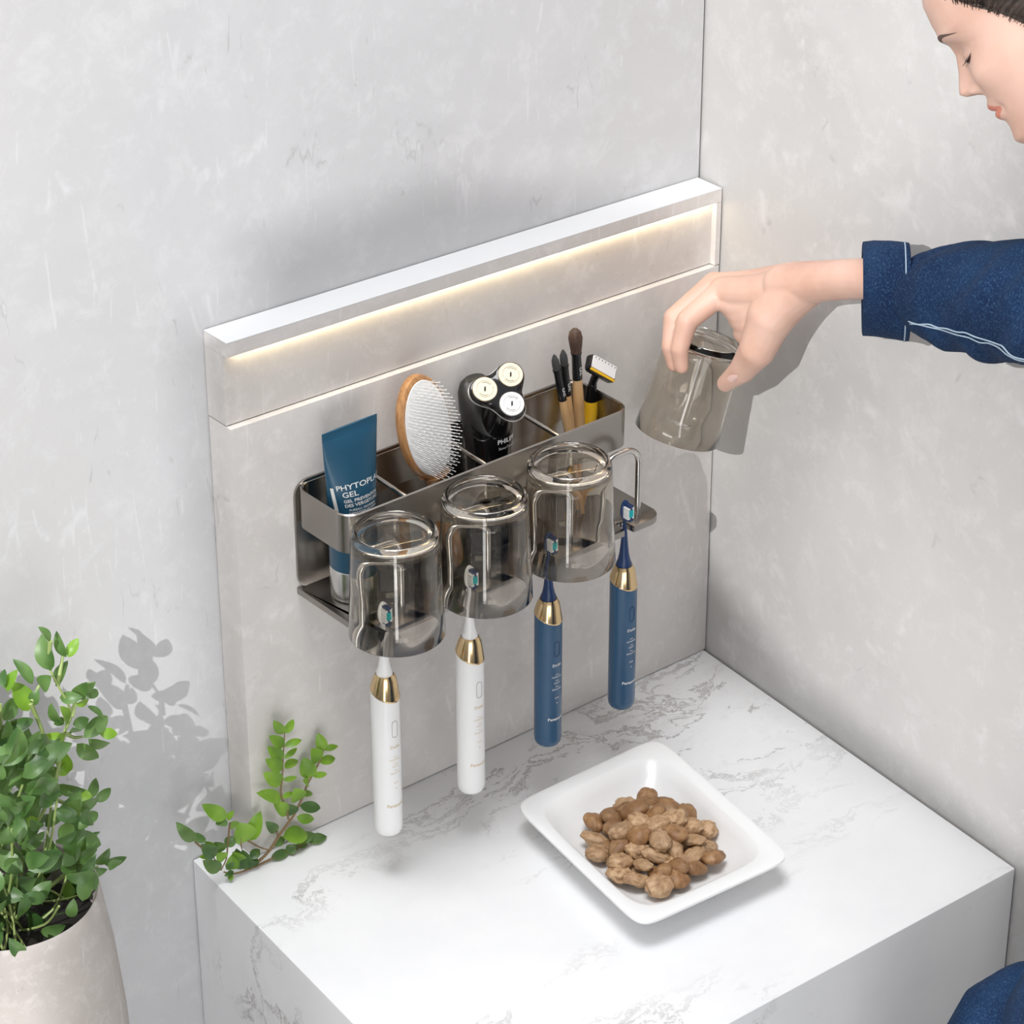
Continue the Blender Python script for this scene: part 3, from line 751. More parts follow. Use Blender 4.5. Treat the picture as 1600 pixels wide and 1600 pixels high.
# ------------------------------------------------------------------ square dish and nuts
DC = [Vector((-0.2930, -0.0985)), Vector((-0.1465, -0.1000)), Vector((-0.1765, -0.2835)), Vector((-0.3195, -0.2745))]   # left, back, right, front corners
DCEN = sum(DC, Vector((0, 0))) / 4
def dish_pt(u, v):   # u,v in -1..1
    s_, t_ = (u + 1) / 2, (v + 1) / 2
    return (DC[3] * (1 - s_) + DC[2] * s_) * (1 - t_) + (DC[0] * (1 - s_) + DC[1] * s_) * t_
def dring(s, z, e=0.17, n=96, drop=0.0):
    out = []
    for i in range(n):
        a = 2 * math.pi * i / n; ca, sa = math.cos(a), math.sin(a)
        u = s * math.copysign(abs(ca) ** e, ca); v = s * math.copysign(abs(sa) ** e, sa)
        p = dish_pt(u, v); out.append((p.x, p.y, z - drop * (u * u * v * v)))
    return out
g = G(); g.loft([dring(0.56, 0.0003), dring(0.62, 0.0003), dring(0.66, 0.0035), dring(0.90, 0.0165), dring(0.985, 0.0222), dring(1.0, 0.0240), dring(0.998, 0.0256), dring(0.975, 0.0262),
              dring(0.87, 0.0254, 0.32), dring(0.84, 0.0242, 0.34), dring(0.78, 0.0165, 0.42), dring(0.70, 0.0085, 0.5), dring(0.60, 0.0050, 0.6), dring(0.3, 0.0040, 0.8), dring(0.01, 0.0040, 0.9)])
tag(g.build('dish', mat('white glazed ceramic', (0.88, 0.88, 0.88), 0.22), smooth=True), 'white square ceramic dish with raised sloping rim on the marble counter', 'dish')

def nutmesh(kind, seed):
    bm = bmesh.new(); bmesh.ops.create_icosphere(bm, subdivisions=4, radius=1)
    off = Vector((seed * 7.3, seed * 3.1, seed * 1.7))
    for v in bm.verts:
        d = v.co.normalized()
        if kind == 'smooth':
            r = 1 + 0.10 * noise.noise(d * 1.6 + off) ; p = Vector((d.x * 1.15, d.y * 0.85, d.z * 0.60)) * r
            p.x += 0.12 * abs(d.x) ; p.y *= 1 - 0.25 * d.x
            p *= 1 - 0.07 * math.exp(-(d.y / 0.12) ** 2) * (1 if d.z > 0 else 0.3)
        elif kind == 'rough':
            r = 1 + 0.20 * noise.noise(d * 2.2 + off) + 0.14 * (0.5 - abs(noise.noise(d * 5.0 + off))) + 0.06 * noise.noise(d * 11 + off)
            p = Vector((d.x * 1.1, d.y * 0.9, d.z * 0.65)) * (r + 0.07 * abs(noise.noise(d * 8.0 + off)))
        else:
            p = Vector((d.x * 1.3, d.y * 0.62, d.z * 0.5)) * (1 + 0.22 * noise.noise(d * 2.0 + off) + 0.06 * noise.noise(d * 7 + off))
        v.co = p * 0.0092
    me = bpy.data.meshes.new('nut_' + kind); bm.to_mesh(me); bm.free(); me.shade_smooth()
    me.materials.append(M['nut_smooth'] if kind == 'smooth' else M['nut_rough']); return me
NM = [(k, nutmesh(k, s)) for k, s in (('smooth', 1), ('rough', 2), ('smooth', 3), ('shard', 4), ('rough', 5), ('smooth', 6), ('rough', 8), ('shard', 9))]
rnd = random.Random(11)
NC = Vector((-0.2335, -0.1910)); placed = []
dx_ = (DC[1] - DC[0]).normalized(); dy_ = (DC[0] - DC[3]).normalized()
def heap_z(r): return 0
for layer, (z0, R_, sp) in enumerate(((0.0125, 0.0555, 0.0172), (0.0205, 0.0450, 0.0168), (0.0280, 0.0280, 0.0165))):
    tries = 0
    ring = []
    m = int(R_ / sp) + 1
    for i in range(-m, m + 1):
        for j in range(-m, m + 1):
            px_, py_ = (i + 0.5 * (j % 2) + 0.3 * layer) * sp, (j + 0.4 * layer) * sp * 0.88
            if math.hypot(px_ / 0.92, py_) > R_: continue
            ring.append((px_ + rnd.uniform(-1, 1) * 0.0016, py_ + rnd.uniform(-1, 1) * 0.0016))
    for px_, py_ in ring:
        if layer == 0 and math.hypot(px_, py_) < R_ - 0.030: continue
        if layer == 1 and math.hypot(px_, py_) < R_ - 0.032: continue
        p = NC + dx_ * px_ + dy_ * py_
        edge = max(0, math.hypot(px_, py_) - R_ * 0.72) / R_
        placed.append((p.x, p.y, z0 + (0.0035 * edge * 4 if layer == 0 else -0.004 * edge * 3) + rnd.uniform(-0.0008, 0.0012), px_, py_, layer))
NL = {'smooth': 'smooth brown dried nut', 'rough': 'wrinkled pale brown nut kernel', 'shard': 'thin broken brown nut piece'}
for k, (x, y, z, px_, py_, layer) in enumerate(placed):
    kind, me = NM[rnd.randrange(8)]
    o = link('nut', me, None, (x, y, z), (rnd.uniform(-0.5, 0.5), rnd.uniform(-0.5, 0.5), rnd.uniform(0, 6.28)))
    s = rnd.uniform(0.92, 1.16); o.scale = (s, s, s * rnd.uniform(0.9, 1.1))
    where = 'on top of the heap' if layer == 2 else ('at the back of the heap' if py_ > abs(px_) else 'at the front of the heap' if -py_ > abs(px_) else 'at the right side of the heap' if px_ > 0 else 'at the left side of the heap')
    tag(o, NL[kind] + ' ' + where + ' in the white dish', 'nut', 'nuts heaped in the white dish: ' + kind + ' ones ' + where)

# ------------------------------------------------------------------ plants
def add_leaf(g, base, tip, w, normal, mi=0, curl=0.12, fold=0.22):
    base, tip = Vector(base), Vector(tip); ax = tip - base; L = ax.length
    if L < 1e-5: return
    ax.normalize(); nrm = (normal - ax * normal.dot(ax)).normalized(); sd = ax.cross(nrm)
    vs = []; N = 8
    for i in range(N + 1):
        t = i / N; ww = w * L * 0.5 * (math.sin(math.pi * min(1, t) ** 0.85) ** 0.72 if 0 < t < 1 else 0.02)
        c = base + ax * (L * t) + nrm * (curl * L * math.sin(math.pi * t) - curl * 0.5 * L * t)
        for s in (-1, -0.5, 0, 0.5, 1):
            vs.append(c + sd * (ww * s) + nrm * (fold * ww * abs(s)))
    fs = [(i * 5 + k, i * 5 + k + 1, i * 5 + k + 6, i * 5 + k + 5) for i in range(N) for k in range(4)]
    g.add(vs, fs, mi)
SPRIG_LEAVES = [[-0.4399,0.1083,-0.4484,0.1225,0.42],[-0.4399,0.1083,-0.4292,0.1149,0.42],[-0.4412,0.0974,-0.4535,0.1119,0.4],[-0.4408,0.0969,-0.4267,0.0986,0.36],[-0.4424,0.0855,-0.454,0.1016,0.42],[-0.441,0.0863,-0.4287,0.0903,0.3],[-0.4436,0.0778,-0.4577,0.093,0.42],[-0.4414,0.0776,-0.4265,0.0776,0.4],[-0.4438,0.0655,-0.458,0.0792,0.5],[-0.4435,0.0685,-0.4317,0.0668,0.3],[-0.446,0.0515,-0.4677,0.0683,0.32],[-0.4453,0.0531,-0.4343,0.0526,0.35],[-0.4049,0.0782,-0.4076,0.0929,0.5],[-0.4049,0.0782,-0.3937,0.0788,0.4],[-0.4102,0.0702,-0.4158,0.084,0.7],[-0.4097,0.0692,-0.3942,0.0665,0.4],[-0.418,0.0589,-0.4211,0.0766,0.6],[-0.4168,0.0601,-0.4049,0.0583,0.35],[-0.4204,0.0545,-0.4278,0.0629,0.5],[-0.4292,0.0437,-0.4341,0.0568,0.8],[-0.4258,0.0455,-0.4148,0.0427,0.45],[-0.4294,0.0389,-0.4125,0.0307,0.4],[-0.4326,0.0299,-0.419,0.0231,0.45],[-0.4406,0.0368,-0.4531,0.0522,0.45],[-0.4352,0.0332,-0.4397,0.044,0.8],[-0.446,0.0172,-0.4229,0.0094,0.5],[-0.4343,0.0062,-0.4168,0.0077,0.45],[-0.4436,-0.0028,-0.4365,0.0062,0.8],[-0.4343,-0.006,-0.4234,0.0001,0.7],[-0.4237,-0.0087,-0.4079,-0.0093,0.5],[-0.4394,-0.007,-0.4319,-0.015,0.7],[-0.4582,-0.0049,-0.4405,-0.0065,0.45],[-0.4511,0.0251,-0.4629,0.0409,0.35],[-0.454,0.0131,-0.4428,0.0146,0.5],[-0.5232,0.0494,-0.5398,0.0747,0.28],[-0.5232,0.0484,-0.5137,0.0483,0.9],[-0.5065,0.0276,-0.5182,0.0439,0.5],[-0.507,0.0355,-0.513,0.0426,0.6],[-0.5091,0.0288,-0.52,0.0328,0.35],[-0.5025,0.0137,-0.5161,0.0267,0.5],[-0.4982,0.0216,-0.5057,0.0305,0.7],[-0.4956,0.0568,-0.513,0.0754,0.38],[-0.4946,0.0552,-0.4894,0.062,0.5],[-0.4942,0.0534,-0.5045,0.056,0.6],[-0.4921,0.0519,-0.485,0.0449,0.7],[-0.4988,0.0295,-0.5048,0.0377,0.9],[-0.4965,0.0317,-0.4882,0.0366,0.8],[-0.4773,0.0283,-0.4838,0.0465,0.8],[-0.4751,0.0273,-0.4642,0.0485,0.4],[-0.4914,0.0085,-0.4928,0.0223,0.6],[-0.4851,0.0055,-0.4862,0.0236,0.55],[-0.4787,0.0025,-0.481,0.0201,0.5],[-0.4702,-0.0026,-0.4782,0.0111,0.5],[-0.476,0.0112,-0.466,0.0143,0.6],[-0.4938,0.0052,-0.4971,-0.0054,0.65],[-0.4915,0.0069,-0.5007,0.0079,0.4],[-0.4978,0.0115,-0.4909,0.0171,0.6],[-0.4744,0.0016,-0.4725,0.0151,0.55],[-0.4827,0.0099,-0.4906,0.0235,0.6]]
SPRIG_STEMS = [[[-0.4399,0.1088],[-0.441,0.0975],[-0.4423,0.0874],[-0.443,0.0781],[-0.4444,0.0679],[-0.4458,0.0555],[-0.4415,0.0415],[-0.4403,0.0311]],[[-0.4054,0.0785],[-0.4103,0.0692],[-0.418,0.0589],[-0.4221,0.0537],[-0.4258,0.0455],[-0.4317,0.0372],[-0.4353,0.0322],[-0.4411,0.0271],[-0.4503,0.0192],[-0.4585,0.0108],[-0.4675,0.0061],[-0.4765,0.0037]],[[-0.5,0.0103],[-0.4917,0.0047],[-0.4767,-0.0012],[-0.4604,-0.005],[-0.4546,0.0012],[-0.4437,-0.0039],[-0.4237,-0.0087]],[[-0.5025,0.0131],[-0.4972,0.0211],[-0.4954,0.0323],[-0.4921,0.0514]],[[-0.5025,0.0131],[-0.5076,0.026],[-0.5145,0.0357],[-0.5232,0.0484]],[[-0.483,0.0232],[-0.484,0.0336]],[[-0.4585,0.0108],[-0.468,0.0185],[-0.4773,0.0283]],[[-0.4411,0.0271],[-0.4497,0.0211],[-0.4511,0.0251]]]
PLANT_LEAVES = [[-0.6535,0.2967,-0.6592,0.3086,0.45],[-0.6551,0.2743,-0.6545,0.2971,0.5],[-0.6428,0.2798,-0.6436,0.2957,0.4],[-0.6414,0.2792,-0.6316,0.2895,0.5],[-0.6512,0.2606,-0.6389,0.273,0.5],[-0.6634,0.2642,-0.6608,0.2766,0.7],[-0.6695,0.2697,-0.6752,0.2861,0.4],[-0.6882,0.2714,-0.6777,0.2827,0.55],[-0.6907,0.2754,-0.6841,0.2831,0.4],[-0.6383,0.2462,-0.6355,0.2617,0.5],[-0.6307,0.2476,-0.6248,0.2551,0.6],[-0.6348,0.244,-0.6255,0.2463,0.6],[-0.6282,0.2413,-0.6176,0.2415,0.45],[-0.6388,0.2411,-0.6269,0.2392,0.45],[-0.6302,0.236,-0.6219,0.2263,0.35],[-0.6423,0.2265,-0.6316,0.2281,0.8],[-0.6352,0.2126,-0.6105,0.2169,0.4],[-0.6225,0.2103,-0.6109,0.2077,0.6],[-0.6316,0.2103,-0.6144,0.1974,0.42],[-0.6407,0.2103,-0.6297,0.1978,0.6],[-0.645,0.2215,-0.6358,0.2144,0.7],[-0.6574,0.1927,-0.6422,0.1938,0.5],[-0.6596,0.1843,-0.6435,0.1787,0.45],[-0.6576,0.174,-0.6483,0.1761,0.6],[-0.6457,0.171,-0.6373,0.1705,0.7],[-0.6365,0.1629,-0.6227,0.1703,0.42],[-0.6307,0.1588,-0.6174,0.164,0.5],[-0.6373,0.1617,-0.6286,0.1555,0.5],[-0.668,0.1747,-0.675,0.188,0.7],[-0.6744,0.1705,-0.6854,0.188,0.5],[-0.6785,0.1597,-0.6862,0.1727,0.6],[-0.6785,0.1597,-0.6561,0.1567,0.3],[-0.6899,0.142,-0.6756,0.1338,0.5],[-0.69,0.1413,-0.6997,0.1482,0.4],[-0.673,0.2011,-0.67,0.2091,0.6],[-0.6831,0.1885,-0.683,0.2055,0.6],[-0.7012,0.1997,-0.6888,0.2065,0.5],[-0.6992,0.1755,-0.6878,0.1859,0.5],[-0.6956,0.2263,-0.6814,0.237,0.45],[-0.6596,0.2169,-0.6496,0.2203,0.5],[-0.6342,0.1072,-0.6261,0.1205,0.45],[-0.6282,0.1051,-0.6131,0.1071,0.4],[-0.6439,0.1035,-0.6297,0.105,0.4],[-0.6465,0.1355,-0.6382,0.143,0.5],[-0.6431,0.1307,-0.6317,0.1368,0.3],[-0.6538,0.0968,-0.6455,0.1027,0.8],[-0.6619,0.0924,-0.6471,0.1018,0.5],[-0.675,0.1004,-0.6633,0.0932,0.3],[-0.6873,0.1144,-0.6745,0.105,0.6],[-0.6505,0.2513,-0.64,0.253,0.5],[-0.6567,0.2326,-0.6464,0.2313,0.5],[-0.6484,0.226,-0.6524,0.2475,0.5],[-0.6495,0.2295,-0.6568,0.2478,0.5],[-0.6641,0.2173,-0.6775,0.2322,0.6],[-0.6661,0.212,-0.6828,0.2223,0.5],[-0.6489,0.22,-0.6638,0.2203,0.5],[-0.6485,0.1904,-0.6488,0.2045,0.7],[-0.6597,0.1999,-0.668,0.2067,0.5],[-0.676,0.2163,-0.68,0.2057,0.6],[-0.6881,0.2428,-0.6732,0.2456,0.5],[-0.6931,0.251,-0.6805,0.2608,0.6],[-0.6742,0.2506,-0.6782,0.2702,0.6],[-0.671,0.2538,-0.6669,0.2656,0.6],[-0.6946,0.2365,-0.6724,0.2392,0.4],[-0.6951,0.1116,-0.6814,0.1292,0.5]]
PLANT_STEMS = [[[-0.703,0.0927],[-0.6981,0.1195],[-0.6893,0.1409],[-0.6782,0.1628],[-0.666,0.1809],[-0.6555,0.1966],[-0.6474,0.2194],[-0.6425,0.2327],[-0.6477,0.2501],[-0.6525,0.2627],[-0.6554,0.2759]],[[-0.6832,0.1413],[-0.6776,0.1609]],[[-0.7163,0.1089],[-0.7015,0.1967],[-0.696,0.2219],[-0.6966,0.2525],[-0.6958,0.2671]],[[-0.6957,0.2249],[-0.689,0.2341]],[[-0.6714,0.257],[-0.6627,0.2639]],[[-0.6512,0.2606],[-0.6428,0.2798]],[[-0.6473,0.2209],[-0.6405,0.2133],[-0.6345,0.2123]],[[-0.6723,0.2558],[-0.6632,0.2262],[-0.6632,0.2108]],[[-0.6425,0.2327],[-0.6365,0.2409],[-0.6333,0.2441]],[[-0.6986,0.1068],[-0.6879,0.1082],[-0.6745,0.105],[-0.6619,0.0924]],[[-0.6745,0.105],[-0.6544,0.1069],[-0.6437,0.1051],[-0.6342,0.1072]],[[-0.6598,0.1159],[-0.6509,0.1295],[-0.6464,0.1371]],[[-0.6674,0.1815],[-0.6523,0.1653],[-0.6457,0.171]],[[-0.6523,0.1653],[-0.6373,0.1625]],[[-0.6535,0.2967],[-0.6551,0.2743]]]

VIEW = Vector((-0.55, -0.67, 0.5))
rnd = random.Random(5)
pl = tag(empty('potted_plant', (-0.7130, -0.0700, ZF)), 'bushy green plant in a tall rounded stoneware planter at the left edge', 'potted plant')
PB = Vector((-0.7130, -0.0700, ZF)); RZ = 0.1270 - ZF
g = G(); g.lathe([(0.001, 0.0), (0.045, 0.0), (0.052, 0.01), (0.066, 0.25), (0.0765, 0.50), (0.0785, 0.62), (0.0765, 0.70), (0.0718, RZ - 0.05), (0.0665, RZ - 0.012), (0.0652, RZ - 0.002), (0.0640, RZ), (0.0625, RZ - 0.002), (0.0640, RZ - 0.03), (0.066, RZ - 0.07), (0.001, RZ - 0.07)], 72)
g.build('planter', M['pot'], pl)
g = G(); g.lathe([(0.0650, RZ - 0.069), (0.0655, RZ - 0.036), (0.03, RZ - 0.033), (0.001, RZ - 0.032)], 40); g.build('soil', M['soil'], pl)
fo = G(); stm = G()
for st in PLANT_STEMS:
    pts = smoothpath([Vector((x, -0.06 + 0.004 * math.sin(i * 1.3), z)) - PB for i, (x, z) in enumerate(st)], 4)
    stm.tube(pts, [0.0017 - 0.0010 * i / len(pts) for i in range(len(pts))], 7)
for x0, z0, x1, z1, w in PLANT_LEAVES:
    dy = rnd.uniform(-0.012, 0.012); L = math.hypot(x1 - x0, z1 - z0)
    nv = (VIEW + Vector((rnd.uniform(-.8, .8), rnd.uniform(-.5, .5), rnd.uniform(-.6, .7)))).normalized()
    add_leaf(fo, Vector((x0, -0.06, z0)) - PB, Vector((x1, -0.06 + dy, z1)) - PB, w * 1.08, nv, 0 if rnd.random() < 0.75 else 1)
for k in range(430):   # the dense mass of leaves behind
    a = rnd.random(); z = 0.085 + 0.185 * a ** 1.15
    hw = 0.070 + 0.012 * math.sin(a * 3.0) - 0.055 * a ** 1.6
    x = -0.722 + rnd.uniform(-1.25, 0.92) * hw; y = -0.075 + rnd.uniform(-0.055, 0.045)
    L = rnd.uniform(0.014, 0.026)
    d = Vector((rnd.gauss((x + 0.72) * 9, 0.6), rnd.gauss(0, 0.4), rnd.gauss(0.5, 0.5))).normalized() * L
    if y + abs(d.y) > -0.006 or (z + d.z < 0.135 and (y < -0.09 or x > -0.665)): continue
    nv = (VIEW + Vector((rnd.uniform(-.9, .9), rnd.uniform(-.7, .7), rnd.uniform(-.6, .6)))).normalized()
    add_leaf(fo, Vector((x, y, z)) - PB, Vector((x, y, z)) + d - PB, rnd.uniform(0.42, 0.62), nv, 0)
for k in range(26):
    a0 = rnd.uniform(0, 6.28); r0 = rnd.uniform(0.0, 0.045)
    b = Vector((r0 * math.cos(a0), r0 * math.sin(a0), RZ - 0.036)); t_ = Vector((rnd.uniform(-0.09, 0.055), rnd.uniform(-0.05, 0.045), RZ + rnd.uniform(0.0, 0.11)))
    stm.tube(smoothpath([b, (b + t_) / 2 + Vector((0.008, 0, -0.008)), t_], 5), 0.0009, 6)
stm.build('stems', M['stem'], pl); fo.build('foliage', [M['leaf'], M['leaf_bright']], pl, 'all', )

sp = tag(empty('leafy_sprig', (-0.4600, -0.0120, 0.0)), 'small cut leafy green twig lying on the back left corner of the marble counter', 'plant sprig')
SB = Vector((-0.4600, -0.0120, 0.0)); g = G(); rnd = random.Random(3)
def clampz(v): return Vector((v.x, v.y, max(v.z, 0.0022)))
for i, st in enumerate(SPRIG_STEMS):
    pts = smoothpath([clampz(Vector((x, -0.012, z))) - SB for x, z in st], 4)
    r0 = 0.0009 if i not in (1, 2) else 0.0013
    g.tube(pts, [r0 * (0.5 + 0.5 * (j / len(pts))) for j in range(len(pts))], 7, mi=0 if i != 2 else 0)
g.build('stems', M['twig'], sp); fo = G()
for x0, z0, x1, z1, w in SPRIG_LEAVES:
    zz = max(z0, z1)
    nv = (VIEW + Vector((rnd.uniform(-.3, .3), rnd.uniform(-.3, .3), rnd.uniform(-.2, .5)))).normalized()
    add_leaf(fo, clampz(Vector((x0, -0.012, z0))) - SB, clampz(Vector((x1, -0.012 + rnd.uniform(-0.004, 0.004), z1))) - SB, w * 1.2, nv, 1 if zz > 0.045 and x1 > -0.49 else (0 if rnd.random() < 0.7 else 1), 0.08)
fo.mapv(clampz).build('leaves', [M['leaf'], M['leaf_bright']], sp, 'all')

# ------------------------------------------------------------------ person leaning over the counter
def remeshed(parts, voxel, smooth_it=4):
    """union of closed shells -> one continuous skin (voxel remesh evaluated without operators)"""
    me = parts.mesh('tmp', M['skin'])
    o = bpy.data.objects.new('tmp', me); COL.objects.link(o)
    md = o.modifiers.new('r', 'REMESH'); md.mode = 'VOXEL'; md.voxel_size = voxel; md.use_smooth_shade = True
    ms = o.modifiers.new('s', 'SMOOTH'); ms.factor = 0.5; ms.iterations = smooth_it
    dg = bpy.context.evaluated_depsgraph_get(); dg.update()
    r = bpy.data.meshes.new_from_object(o.evaluated_get(dg))
    vs = [tuple(v.co) for v in r.vertices]; fs = [tuple(p.vertices) for p in r.polygons]
    bpy.data.objects.remove(o); bpy.data.meshes.remove(r); bpy.data.meshes.remove(me)
    return vs, fs
def ball(g, c, r, n=14):
    rx = r if isinstance(r, (tuple, list)) else (r, r, r)
    rings = []
    for j in range(1, n):
        t_ = math.pi * j / n
        rings.append([(c[0] + rx[0] * math.sin(t_) * math.cos(2 * math.pi * i / (2 * n)), c[1] + rx[1] * math.sin(t_) * math.sin(2 * math.pi * i / (2 * n)), c[2] - rx[2] * math.cos(t_)) for i in range(2 * n)])
    g.loft(rings)
def limb(g, pts, rads, n=18, sub=6):
    """tapered limb with round ends through the joints"""
    P = smoothpath(pts, sub); R_ = [float(np.interp(i / sub, range(len(rads)), rads)) for i in range(len(P))]
    g.tube(P, R_, n)
    ball(g, P[0], R_[0] * 0.995); ball(g, P[-1], R_[-1] * 0.995)
def bones(g, pts, rads):
    for i in range(len(pts) - 1):
        g.tube([pts[i], Vector(pts[i]).lerp(Vector(pts[i + 1]), 0.5), pts[i + 1]], [rads[i], (rads[i] * 0.5 + rads[i + 1] * 0.5) * 0.97, rads[i + 1]], 18)
    for p, r in zip(pts, rads): ball(g, p, r * 1.0)

FINGERS = {
    'index': ([(-0.0663, -0.0712, 0.3769),(-0.0938, -0.0636, 0.3585),(-0.1005, -0.0633, 0.337),(-0.0993, -0.0647, 0.3222)], [0.01, 0.0086, 0.007, 0.0056]),
    'middle': ([(-0.0576, -0.0536, 0.3743),(-0.0929, -0.0478, 0.3546),(-0.1007, -0.0529, 0.3348),(-0.0997, -0.0566, 0.3208)], [0.0096, 0.0082, 0.0068, 0.0054]),
    'ring': ([(-0.0435, -0.0416, 0.3658),(-0.0563, -0.0274, 0.3505),(-0.0483, -0.0213, 0.3394),(-0.0375, -0.0194, 0.3337)], [0.0086, 0.0074, 0.0064, 0.0054]),
    'little': ([(-0.0307, -0.0399, 0.3582),(-0.0396, -0.0225, 0.3475),(-0.0345, -0.0167, 0.3368),(-0.0266, -0.0158, 0.3307)], [0.0076, 0.0064, 0.0056, 0.0048]),
    'thumb': ([(-0.0694, -0.1275, 0.3778),(-0.0768, -0.1224, 0.352),(-0.0754, -0.1057, 0.3276),(-0.0751, -0.0881, 0.3094)], [0.018, 0.0142, 0.0102, 0.0068]),
}
PALM = [([(-0.0648, -0.0696, 0.3769),(-0.0634, -0.1037, 0.3867),(-0.0579, -0.1376, 0.4034),(-0.0569, -0.175, 0.4206)], [0.0104, 0.014, 0.0152, 0.0146]),
    ([(-0.0567, -0.0526, 0.3726),(-0.0527, -0.0892, 0.384),(-0.0525, -0.1321, 0.4029),(-0.0556, -0.1737, 0.4197)], [0.0098, 0.0128, 0.015, 0.0146]),
    ([(-0.043, -0.0426, 0.365),(-0.0417, -0.0815, 0.3764),(-0.0474, -0.1286, 0.3971),(-0.0543, -0.1724, 0.4189)], [0.0088, 0.0125, 0.0142, 0.0142]),
    ([(-0.0311, -0.0402, 0.3573),(-0.0327, -0.0761, 0.3675),(-0.0436, -0.127, 0.3933)], [0.0078, 0.0115, 0.013]),
    ([(-0.0673, -0.0711, 0.3718),(-0.0664, -0.0938, 0.3724),(-0.0615, -0.1257, 0.3852)], [0.0075, 0.011, 0.0165]),
    ([(-0.0666, -0.079, 0.366),(-0.0676, -0.1009, 0.3675),(-0.0661, -0.1241, 0.3782)], [0.0062, 0.0105, 0.016]),
    ([(-0.0661, -0.0873, 0.3593),(-0.0698, -0.1083, 0.363),(-0.0691, -0.1261, 0.372)], [0.0062, 0.0105, 0.015]),
    ([(-0.069, -0.0963, 0.3519),(-0.073, -0.1141, 0.3556),(-0.0744, -0.1237, 0.357)], [0.0062, 0.0105, 0.0135]),
    ([(-0.0694, -0.1275, 0.3778),(-0.0621, -0.1372, 0.3932),(-0.0565, -0.1505, 0.4077)], [0.018, 0.0172, 0.0158]),
    ([(-0.06, -0.1297, 0.4017),(-0.0579, -0.1517, 0.4106),(-0.0569, -0.175, 0.4206),(-0.0586, -0.2108, 0.4349),(-0.0654, -0.2564, 0.4502)], [0.016, 0.0157, 0.015, 0.0148, 0.015])]
NAILS = [((-0.0857, -0.1099, 0.3235), (-0.0009, 0.0163, -0.0173), (-0.375, -0.926, 0.02), 0.0058, 0.0050)]
NASION = (-0.1364, -0.3493, 0.6623)
CUFF_A = (-0.0622, -0.2098, 0.4281)
CUFF_B = (-0.0658, -0.2574, 0.4443)
ELBOW = (-0.1052, -0.4406, 0.5055)
ARM_END = (-0.0654, -0.2564, 0.4502)
CUFF_R = 0.0325
SLEEVE = [(-0.0693, -0.2854, 0.453),(-0.0719, -0.2993, 0.4574),(-0.0748, -0.3178, 0.4635),(-0.0816, -0.3544, 0.4769),(-0.0911, -0.3947, 0.4926)]
SLEEVE_R = [.0310,.0345,.0375,.0405,.0410]
SEAM_ANG = 1.9
JEANS_NEAR = [(-0.2158, -0.639, 0.1396),(-0.1892, -0.5706, 0.0393),(-0.1992, -0.5168, -0.0409),(-0.1466, -0.498, -0.526)]
JEANS_NEAR_R = [.070,.060,.052,.045]

h = G()
for k, (pts, rads) in FINGERS.items(): bones(h, pts, rads)
for pts, rads in PALM: limb(h, pts, rads)
hv, hf = remeshed(h, 0.00105, 14)

# head, built in life-size local coordinates: x out of the face, y to her left, z up; origin between the eyes
HS = 0.648
zk = [-0.150, -0.128, -0.118, -0.112, -0.100, -0.083, -0.066, -0.052, -0.045, -0.030, -0.015, 0.0, 0.012, 0.022, 0.035, 0.055, 0.075, 0.092, 0.108, 0.118, 0.124]
xk = [0.010, 0.035, 0.058, 0.070, 0.0785, 0.0800, 0.0815, 0.0830, 0.0838, 0.0842, 0.0835, 0.0840, 0.0885, 0.0925, 0.0925, 0.0900, 0.0820, 0.0680, 0.0450, 0.0230, 0.0020]
def lip_h(z): return float(np.interp(z, [-0.0850, -0.0790, -0.0750, -0.0710, -0.0680, -0.0660, -0.0640, -0.0600, -0.0570, -0.0520, -0.0460], [0, 0.0004, 0.0040, 0.0060, 0.0050, 0.0020, 0.0052, 0.0072, 0.0058, 0.0022, 0]))
zw = [-0.150, -0.118, -0.10, -0.08, -0.055, -0.03, 0.0, 0.03, 0.06, 0.085, 0.105, 0.118, 0.124]
ww = [0.040, 0.038, 0.047, 0.056, 0.063, 0.0685, 0.072, 0.0745, 0.0735, 0.066, 0.050, 0.028, 0.003]
zb_ = [-0.150, -0.10, -0.07, -0.03, 0.0, 0.04, 0.08, 0.105, 0.118, 0.124]
xb = [-0.050, -0.050, -0.056, -0.078, -0.092, -0.098, -0.084, -0.055, -0.030, -0.010]
def nose_h(z):  return float(np.interp(z, [-0.056, -0.048, -0.0430, -0.0395, -0.034, -0.027, -0.016, -0.004, 0.008, 0.018], [0, 0.0, 0.007, 0.0165, 0.0215, 0.0180, 0.0120, 0.0065, 0.002, 0]))
def nose_w(z):  return float(np.interp(z, [-0.052, -0.044, -0.036, -0.025, -0.01, 0.01], [0.010, 0.0115, 0.0115, 0.0085, 0.0065, 0.0065]))
